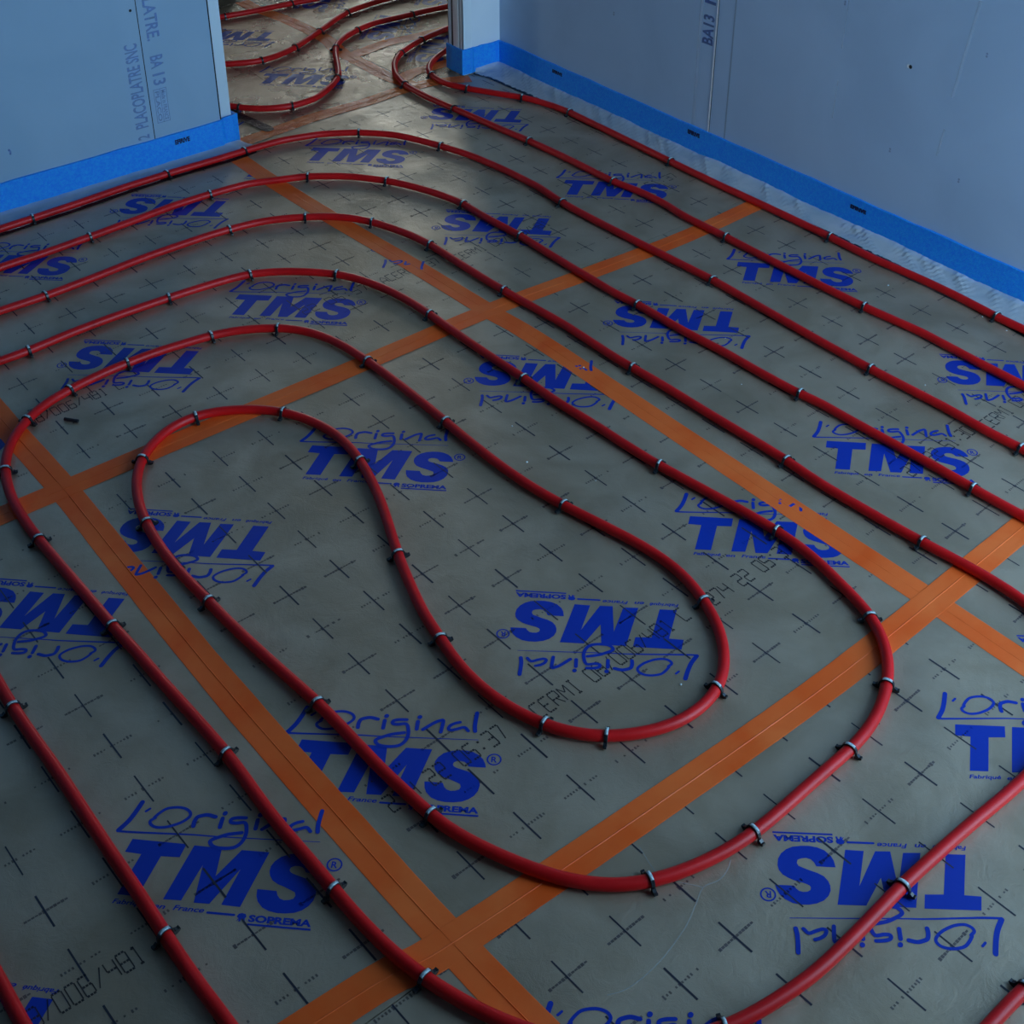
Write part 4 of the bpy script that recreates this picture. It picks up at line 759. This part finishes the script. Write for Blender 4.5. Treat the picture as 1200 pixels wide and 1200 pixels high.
BS = insulation_board('foil board at the bottom right, below the long diagonal orange tape', (.935, 1.935, 1.885, 3.08), (.0112, .0894), math.radians(.40),
    [(.981, 2.187, U), (1.405, 2.165, I), (1.778, 2.21, U)], [])
insulation_board('foil board showing only as a sliver at the right edge, below the tape crossing', (1.935, 2.925, 1.885, 3.08), (.006, .02), 0.0,
    [(1.999, 2.184, I), (2.4, 2.2, U)], [])
insulation_board('foil board in front of the narrow wall return, beside the clear film and door post', (1.935, 2.935, -.485, .69), (1.00964, .70325), math.radians(.63),
    [(2.195, -.178, U), (2.626, -.199, I), (2.222, .387, I), (2.593, .436, U), (3.02, .42, I), (1.80, .43, U)],
    [('22 51:37', 1.86, 2.0, .443), ('ACERMI 08/006/481', 2.015, 2.33, .462), ('51:37', 2.675, 2.785, .470)])
insulation_board('foil board below the left partition wall, crossed by the long curved pipes', (.935, 1.935, -.485, .69), (.02136, .09624), math.radians(.079),
    [(1.617, .406, U), (1.243, .367, I), (2.041, .385, I), (1.222, -.201, U), (1.651, -.23, I), (2.01, -.20, U)],
    [('08/006/481 L', .975, 1.185, .436), ('22 05:57', 1.62, 1.80, .436), ('ACERMI 08', 1.835, 2.0, .438)])
insulation_board('foil board cut off by the left edge, above the lower tape crossing on the left', (-.065, .935, -.485, .69), (.02, .09), 0.0,
    [(.824, .377, U), (.45, .38, I)], [])
insulation_board('foil board filling the lower left, with one large upright logo below an inverted one', (-.065, .935, .69, 1.885), (.04882, .0856), math.radians(.594),
    [(.774, .958, I), (.745, 1.59, U), (.364, 1.552, I), (.36, .96, U)],
    [('ACERMI 08/006/481', .305, .612, 1.624)])
insulation_board('foil board showing only as a corner at the bottom, below the crossing orange tapes', (-.065, .935, 1.885, 3.08), (.01, .09), 0.0, [(.56, 2.19, I)], [])
insulation_board('crumpled foil board just beyond the door opening, behind the left wall end', (1.635, 2.65, -1.68, -.487), (1.01, .71), 0.0,
    [(2.40, -.775, U), (2.06, -1.33, U), (2.44, -1.30, I), (2.02, -.76, I)], [], True, False)
insulation_board('crumpled foil board in the back room, under the topmost curved pipe', (2.65, 3.65, -2.07, -.872), (1.01, .71), 0.0,
    [(2.888, -1.022, 135), (2.90, -1.45, 135), (3.25, -1.2, 135)], [], True, False)
insulation_board('narrow crumpled foil board piece between two tapes at the door post', (2.65, 3.65, -.871, -.487), (1.01, .71), 0.0,
    [(2.881, -.738, 135)], [], True, False)
insulation_board('crumpled foil board deepest in the back room, at the top of the photo', (1.635, 2.65, -2.88, -1.681), (1.01, .71), 0.0, [(2.42, -1.9, I)], [], True, False)

# fine creases pressed into the foil
bm = bmesh.new()
ribbon(bm, LONG_CREASE, 0.0012, T_ * 3)
ribbon(bm, [(LONG_CREASE[3][0], LONG_CREASE[3][1]), (LONG_CREASE[3][0] - .03, LONG_CREASE[3][1] + .05), (LONG_CREASE[3][0] - .02, LONG_CREASE[3][1] + .10)], 0.0010, T_ * 3.4)
M['crease'] = see_through(simple('pale_crease', (0.55, 0.55, 0.5), 0.5), 0.6)
cr = flat('pressed_crease', bm, M['crease'], BS)
bm = bmesh.new()
ribbon(bm, FOIL_CREASE, 0.0022, T_ * 3)
flat('pressed_crease', bm, M['ink_grey'], BC)


# ------------------------------------------------------------------ orange tape
def tape(key, label, z, mat, w=0.053, crease=0.0, seedv=0):
    rnd = random.Random(seedv)
    P = catmull([(x, y, 0) for x, y in TAPE_PATHS[key]], 14)
    root = thing('joint_tape', label, 'tape', (P[0].x, P[0].y, 0), 'orange tapes over the board joints')
    prof = [(-.5, 0.0), (-.48, .00012), (-.02, .00012), (0.0, .00012 + crease), (.02, .00012), (.48, .00012), (.5, 0.0)]
    bm = bmesh.new()
    rows = []
    j1 = j2 = 0
    for i, p in enumerate(P):
        t = (P[min(i + 1, len(P) - 1)] - P[max(i - 1, 0)]).normalized()
        s = Vector((-t.y, t.x, 0))
        j1 = j1 * 0.8 + rnd.uniform(-1, 1) * 0.0003
        j2 = j2 * 0.8 + rnd.uniform(-1, 1) * 0.0003
        row = []
        for k, (a, h) in enumerate(prof):
            off = a * w + (j1 if a < -.3 else j2 if a > .3 else rnd.uniform(-1, 1) * .0002)
            row.append(bm.verts.new(p + s * off + Vector((0, 0, z + h + (rnd.uniform(0, .00018) if 0 < k < 6 else 0)))))
        rows.append(row)
    for a, b in zip(rows, rows[1:]):
        for k in range(len(prof) - 1):
            bm.faces.new([a[k], a[k + 1], b[k + 1], b[k]])
    ext = bmesh.ops.extrude_face_region(bm, geom=bm.faces[:])
    for v in [e for e in ext['geom'] if isinstance(e, bmesh.types.BMVert)]: v.co.z -= 0.00006
    link('tape_strip', bm, mat, root, False)
    return root


tape('b1', 'orange tape running down from the left edge through both left crossings', 0.0004, M['tape'], .053, .0009, 1)
tape('b2', 'long orange tape from the left wall corner diagonally down to the right edge', 0.0004, M['tape'], .052, .0003, 2)
tape('a1', 'widest looking orange tape climbing from the bottom edge to the right edge', 0.0009, M['tape'], .053, .0007, 3)
tape('a2', 'orange tape climbing from the left edge to the film at the right wall', 0.0009, M['tape'], .053, .0005, 4)
tape('a3', 'shiny orange tape across the door opening, from wall corner to door post', 0.0009, M['tape_shiny'], .055, .0007, 5)
tape('bb', 'shiny crumpled orange tape running away into the back room', 0.0004, M['tape_shiny'], .055, .0007, 6)
tape('ab', 'orange tape in the back room passing under the pipe left of the post', 0.0009, M['tape_shiny'], .055, .0004, 7)
tape('ac', 'short orange tape at the foot of the door post, under the pipe end', 0.0009, M['tape_shiny'], .052, .0004, 8)

# ------------------------------------------------------------------ perimeter foam and film
FOAM_H = 0.086


def band(bm, path, h, t=0.006, z0=0.004, wob=0.0015):
    """path: points at the wall face, left to right, room on the -normal side."""
    rows = []
    n = len(path)
    for i, p in enumerate(path):
        a, b = path[max(i - 1, 0)], path[min(i + 1, n - 1)]
        d = (b - a).normalized()
        nn = Vector((d.y, -d.x, 0))
        k = 1.0
        if 0 < i < n - 1:
            d1 = (p - a).normalized()
            k = 1 / max(0.5, Vector((d1.y, -d1.x, 0)).dot(nn))
        hh = h + random.uniform(-wob, wob)
        rows.append([bm.verts.new((p.x + nn.x * o_ * k, p.y + nn.y * o_ * k, z)) for o_, z in ((0.0005, z0), (t, z0), (t, z0 + (hh - z0) * .5), (t, hh - .001), (t - .001, hh), (0.0005, hh))])
    for a, b in zip(rows, rows[1:]):
        for k in range(6):
            bm.faces.new([a[k], a[(k + 1) % 6], b[(k + 1) % 6], b[k]])
    bm.faces.new(rows[0][::-1]); bm.faces.new(rows[-1])


def lin(a, b, n):
    a, b = Vector(a), Vector(b)
    return [a + (b - a) * (k / n) for k in range(n + 1)]


RID = []
_r = random.Random(5)
while len(RID) < 900:
    if _r.random() < .45:
        h_ = _r.uniform(.3, 1.0)
        RID += [h_ * .5, h_, h_ * .35]
    RID += [0.0] * _r.randint(1, 5)


def film_skirt(inner, outer, z_wall, folds, rnd, amp, slant=0.0):
    """thin clear sheet from the foot of the foam out to its edge on the floor"""
    bm = bmesh.new()
    rows = []
    n = len(inner)
    for i in range(n):
        row = []
        ph = rnd.uniform(-1, 1)
        for k in range(9):
            t = k / 8
            p = inner[i].lerp(outer[i], t)
            sh = RID[(i + int(k * slant)) % len(RID)]
            z = 0.0013 + (z_wall + 0.006 * folds[i]) * (1 - t) ** 3 + amp * sh * (1 - t) ** 0.7 * min(1, t * 5) * (1 if t > 0.02 else 0) + 0.0004 * rnd.random() * (t < .95)
            row.append(bm.verts.new((p.x, p.y, max(z, 0.0013))))
        rows.append(row)
    for a, b in zip(rows, rows[1:]):
        for k in range(8):
            bm.faces.new([a[k], a[k + 1], b[k + 1], b[k]])
    return bm


def along(P, n):
    P = [Vector((p[0], p[1], 0)) for p in P]
    d = [0]
    for a, b in zip(P, P[1:]): d.append(d[-1] + (b - a).length)
    out = []
    for k in range(n):
        s = d[-1] * k / (n - 1)
        j = 0
        while j < len(P) - 2 and d[j + 1] < s: j += 1
        out.append(P[j].lerp(P[j + 1], (s - d[j]) / max(d[j + 1] - d[j], 1e-9)))
    return out


def stamp(x0, x1, z0, z1, place, parent):
    bm = bmesh.new()
    t = text_mesh('EFIRIVE', x1 - x0, z1 - z0, 0.06)
    for v in t.verts: v.co = place(x0 + v.co.x, z0 + v.co.y)
    link('printed_stamp', t, M['foam_mark'], parent)
    bm.free()


rnd = random.Random(3)
# left of the door
fl = thing('perimeter_foam', 'blue foam edge strip with clear film along the left partition wall', 'edge strip', (1.5, .455, 0))
bm = bmesh.new()
path = lin((-1.0, WALL_Y, 0), (STUD_X - .003, WALL_Y, 0), 40) + [Vector((STUD_X + .008, WALL_Y + .006, 0)), Vector((1.975, WALL_Y + .009, 0)), Vector((1.984, WALL_Y + .012, 0)), Vector((1.984, WALL_Y + .06, 0))]
band(bm, path, FOAM_H)
link('foam_band', bm, M['foam'], fl)
stamp(1.792, 1.836, .054, .068, lambda a, z: Vector((a, WALL_Y - .0068, z)), fl)
inner = [p + Vector((0, -.006, 0)) for p in lin((.9, WALL_Y, 0), (1.985, WALL_Y + .004, 0), 50)]
outer = along([(.9, FILM_LEFT[0][1])] + [p for p in FILM_LEFT if p[0] > .95], 51)
bm = film_skirt(inner, outer, .010, [rnd.random() * .3 for _ in range(51)], rnd, 0.0012, 2)
sk = link('film_skirt', bm, M['film'], fl, True)
bm = bmesh.new()
ribbon(bm, [(p.x, p.y) for p in outer[::3]], 0.017, 0.0015)
es = flat('film_edge_strip', bm, M['black_strip'], fl)

# door post, return and right wall
fr = thing('perimeter_foam', 'blue foam edge strip wrapping the door post and running along the right wall', 'edge strip', (2.9, .3, 0))
bm = bmesh.new()
path = [Vector((POST_X + .004, WALL_Y + .082, 0)), Vector((POST_X, WALL_Y + .05, 0)), Vector((POST_X - .001, WALL_Y - .001, 0)), Vector((POST_X + .03, WALL_Y - .003, 0)), Vector((POST_X + .036, WALL_Y, 0))] + lin((POST_X + .05, WALL_Y, 0), (2.934, WALL_Y - .001, 0), 4) + lin(RW0 + rdir * .006, RW0 + rdir * 3.2, 60)
band(bm, path, FOAM_H - .002)
link('foam_band', bm, M['foam'], fr)
for y0, y1, z0, z1 in ((.148, .194, .057, .068), (-.432, -.386, .057, .070), (-1.007, -.958, .053, .064)):
    bm = bmesh.new()
    t = text_mesh('EFIRIVE', y1 - y0, z1 - z0, 0.07)
    for v in t.verts: v.co = on_right(y1 - v.co.x, z0 + v.co.y, .0068)
    link('printed_stamp', t, M['foam_mark'], fr)
    bm.free()
inner = lin((POST_X + .045, WALL_Y - .006, 0), (2.926, WALL_Y - .008, 0), 10) + lin(RW0 + rdir * .03 + rnor * .0065, RW0 + rdir * 2.15 + rnor * .0065, 480)[1:]
outer = along(FILM_RIGHT, len(inner))
folds = []
f = .5
for k in range(len(inner)):
    f = max(0, min(1.6, f + rnd.uniform(-.12, .12)))
    folds.append(f)
bm = film_skirt(inner, outer, .010, folds, rnd, 0.012, -3.0)
link('film_skirt', bm, M['film'], fr, True)
bm = bmesh.new()
ribbon(bm, [(p.x, p.y) for p in outer[::12]], 0.012, 0.0015)
flat('film_edge_strip', bm, M['black_strip'], fr)

bm = bmesh.new()
ribbon(bm, DOOR_STRIP, 0.034, 0.0015)
ext = bmesh.ops.extrude_face_region(bm, geom=bm.faces[:])
for v in [e for e in ext['geom'] if isinstance(e, bmesh.types.BMVert)]: v.co.z += 0.0012
o = link('adhesive_strip', bm, M['black_strip'])
tag(o, 'shiny black adhesive strip on the floor just behind the left wall end', 'adhesive strip')

# ------------------------------------------------------------------ pipes
RP = 0.0093
PIPE_LABEL = {
    'f': 'long red pipe forming the double spiral in the middle of the floor',
    'a': 'red pipe nearest the right wall, curling round the foot of the door post',
    'b': 'red pipe second from the right wall, coming through the door opening',
    'c': 'red pipe arching closest under the left wall corner, third from the right wall',
    'd': 'red pipe arching second under the left wall corner, fourth from the right wall',
    'g': 'red pipe in the lower left corner, leaving through the left and bottom edges',
    'h': 'short piece of red pipe cutting the bottom left corner',
    'j': 'short piece of red pipe cutting the bottom right corner',
    'r1': 'topmost red pipe in the back room, highest beside the left wall end',
    'r2': 'red pipe in the back room, middle one of three beside the left wall end',
    'r3': 'red pipe with an S bend in the back room, lowest beside the left wall end'}
for k, pts in PIPE_PATHS.items():
    root = thing('heating_pipe', PIPE_LABEL[k], 'pipe', (pts[0][0], pts[0][1], 0), 'red underfloor heating pipes')
    P = catmull([(x, y, RP + 0.0014) for x, y in pts], 3)
    if k == 'a':
        # the end by the post rises a little off the floor
        for p in P[:14]: p.z += 0.012 * (1 - P.index(p) / 14)
    bm = bmesh.new()
    tube(bm, P, RP, 20)
    link('pipe_wall', bm, M['pipe'], root, True)


# ------------------------------------------------------------------ pipe clips
def make_clip():
    root = thing('pipe_clip', 'x', 'clip')
    ri, ro, hw = RP + 0.0007, RP + 0.0030, 0.0029
    zc = RP + 0.0014
    prof = [(-1, 0.0)] + [(0, a) for a in range(13)]
    ang = [math.pi * k / 14 for k in range(15)]
    def pt(r, a): return (-r * math.cos(a), zc + r * math.sin(a))
    outer = [(-ro, 0.001)] + [pt(ro, a) for a in ang] + [(ro, 0.001)]
    inner = [(-ri, 0.001)] + [pt(ri, a) for a in ang] + [(ri, 0.001)]
    bm = bmesh.new()
    rows = []
    for (oy, oz), (iy, iz) in zip(outer, inner):
        rows.append([bm.verts.new((x, y, z)) for x, y, z in ((-hw, oy, oz), (hw, oy, oz), (hw, iy, iz), (-hw, iy, iz))])
    for a, b in zip(rows, rows[1:]):
        for k in range(4): bm.faces.new([a[k], a[(k + 1) % 4], b[(k + 1) % 4], b[k]])
    bm.faces.new(rows[0]); bm.faces.new(rows[-1])
    bmesh.ops.bevel(bm, geom=[e for e in bm.edges if abs(e.verts[0].co.x - e.verts[1].co.x) < 1e-6 and (abs(e.verts[0].co.z - e.verts[1].co.z) > 1e-6 or abs(e.verts[0].co.y - e.verts[1].co.y) > 1e-6)], offset=0.0004, segments=1, affect='EDGES')
    link('arch', bm, M['clip'], root)
    for s in (-1, 1):
        bm = bmesh.new()
        q = [(ro - .0012, .0012), (ro + .0012, .0095), (ro + .0052, .0070), (ro + .0082, .0075), (ro + .0088, .0045), (ro + .0066, .0022), (ro + .003, .0010)]
        a = [bm.verts.new((-hw * .9, s * y, z)) for y, z in q]
        b = [bm.verts.new((hw * .9, s * y, z)) for y, z in q]
        n = len(q)
        for k in range(n): bm.faces.new([a[k], a[(k + 1) % n], b[(k + 1) % n], b[k]])
        bm.faces.new(a[::-1]); bm.faces.new(b)
        link('barb', bm, M['clip'], root)
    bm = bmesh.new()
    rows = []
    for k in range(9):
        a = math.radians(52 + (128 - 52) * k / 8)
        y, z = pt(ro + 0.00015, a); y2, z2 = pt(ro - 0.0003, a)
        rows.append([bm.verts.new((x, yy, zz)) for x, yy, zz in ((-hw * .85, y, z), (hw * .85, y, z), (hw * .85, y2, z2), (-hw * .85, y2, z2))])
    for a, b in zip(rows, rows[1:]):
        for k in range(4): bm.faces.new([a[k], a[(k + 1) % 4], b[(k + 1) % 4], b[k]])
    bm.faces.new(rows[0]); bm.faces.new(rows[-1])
    c_ = link('highlight_crown', bm, M['highlight_crown'], root, True)  # pale patch painted as the highlight on the arch
    c_['label'] = 'pale highlight painted on top of the clip'
    return root


ORD = ['first', 'second', 'third', 'fourth', 'fifth', 'sixth', 'seventh', 'eighth', 'ninth']
RUN = {
    'a': 'from the door post, on the pipe nearest the right wall',
    'b': 'from the door opening on the pipe second from the right wall',
    'c': 'from left, on the pipe arching nearest the left wall corner',
    'd': 'from left, on the second arching pipe below the left wall',
    'e': 'from left, on the third arching pipe below the left wall',
    'f1': 'from left, on the outer arch of the middle spiral',
    'f2': 'from the top, on the big bend right of the middle',
    'f3': 'from the bottom, on the run rising to the small left bend',
    'f4': 'from its left, on the S-shaped innermost pipe run',
    'f5': 'from its right, on the run from centre loop to left bend',
    'f6': 'from the top, on the run descending from the left edge bend',
    'i': 'from the right on the pipe in the lower right corner',
    'g': 'from the top on the pipe in the lower left corner',
    'j': '',
    'r1': 'from the wall end on the topmost back room pipe',
    'r2': 'from the wall end on the middle back room pipe',
    'r3': 'from the wall end on the S-bend pipe in the back room'}
proto = make_clip()
parts = [c_ for c_ in bpy.data.objects if c_.parent == proto]
first = True
rnd = random.Random(11)
for key, spots in CLIP_SPOTS.items():
    back = key in ('r1', 'r2', 'r3') or False
    for n_, (x, y, a) in enumerate(spots):
        if first: r = proto
        else:
            r = proto.copy()
            COL.objects.link(r)
        r.location = (x, y, 0.0)
        r.rotation_euler = (0, 0, a + rnd.uniform(-.2, .2))
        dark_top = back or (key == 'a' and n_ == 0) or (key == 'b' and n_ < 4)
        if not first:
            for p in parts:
                if dark_top and p.name.startswith('highlight_crown'): continue
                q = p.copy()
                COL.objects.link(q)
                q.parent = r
        first = False
        if key == 'j': r['label'] = 'black clip at the very right edge near the bottom right corner'
        else: r['label'] = 'black clip, %s %s' % (ORD[n_], RUN[key])
        r['category'] = 'clip'
        r['group'] = 'black plastic clips pinning the pipes down'

# ------------------------------------------------------------------ odds and ends
bm = bmesh.new()
a, b = Vector((1.0373, -.4747, .0045)), Vector((1.0546, -.4988, .0045))
tube(bm, [a, a.lerp(b, .3), a.lerp(b, .35), b], .0036, 8)
tag(link('plastic_offcut', bm, M['clip']), 'small black plastic offcut lying between the pipe and tape at left', 'offcut')
bm = bmesh.new()
bx, by = 2.60, 1.72
rings = []
for z, r in ((0.001, .13), (.01, .135), (.3, .15), (.3, .143), (.02, .128)):
    rings.append([bm.verts.new((bx + r * math.cos(t), by + r * math.sin(t), z)) for t in [2 * math.pi * k / 32 for k in range(32)]])
for p, q in zip(rings, rings[1:]):
    for k in range(32): bm.faces.new([p[k], p[(k + 1) % 32], q[(k + 1) % 32], q[k]])
bm.faces.new(rings[0]); bm.faces.new(rings[-1])
tag(link('bucket', bm, M['bucket'], None, True), 'dark brown bucket whose foot shows at the top beside the left wall end', 'bucket')
for k, (u, v) in enumerate(CRUMBS):
    bm = bmesh.new()
    bmesh.ops.create_icosphere(bm, subdivisions=1, radius=.0013 + .0004 * (k % 3))
    for w in bm.verts: w.co = Vector((w.co.x * 1.2, w.co.y, w.co.z * .6)) * (0.8 + .4 * rnd.random()) + Vector((u, v, .0014))
    tag(link('foam_crumb', bm, M['crumb']), 'tiny white crumb lying on the foil floor', 'crumb', 'white crumbs scattered on the floor')
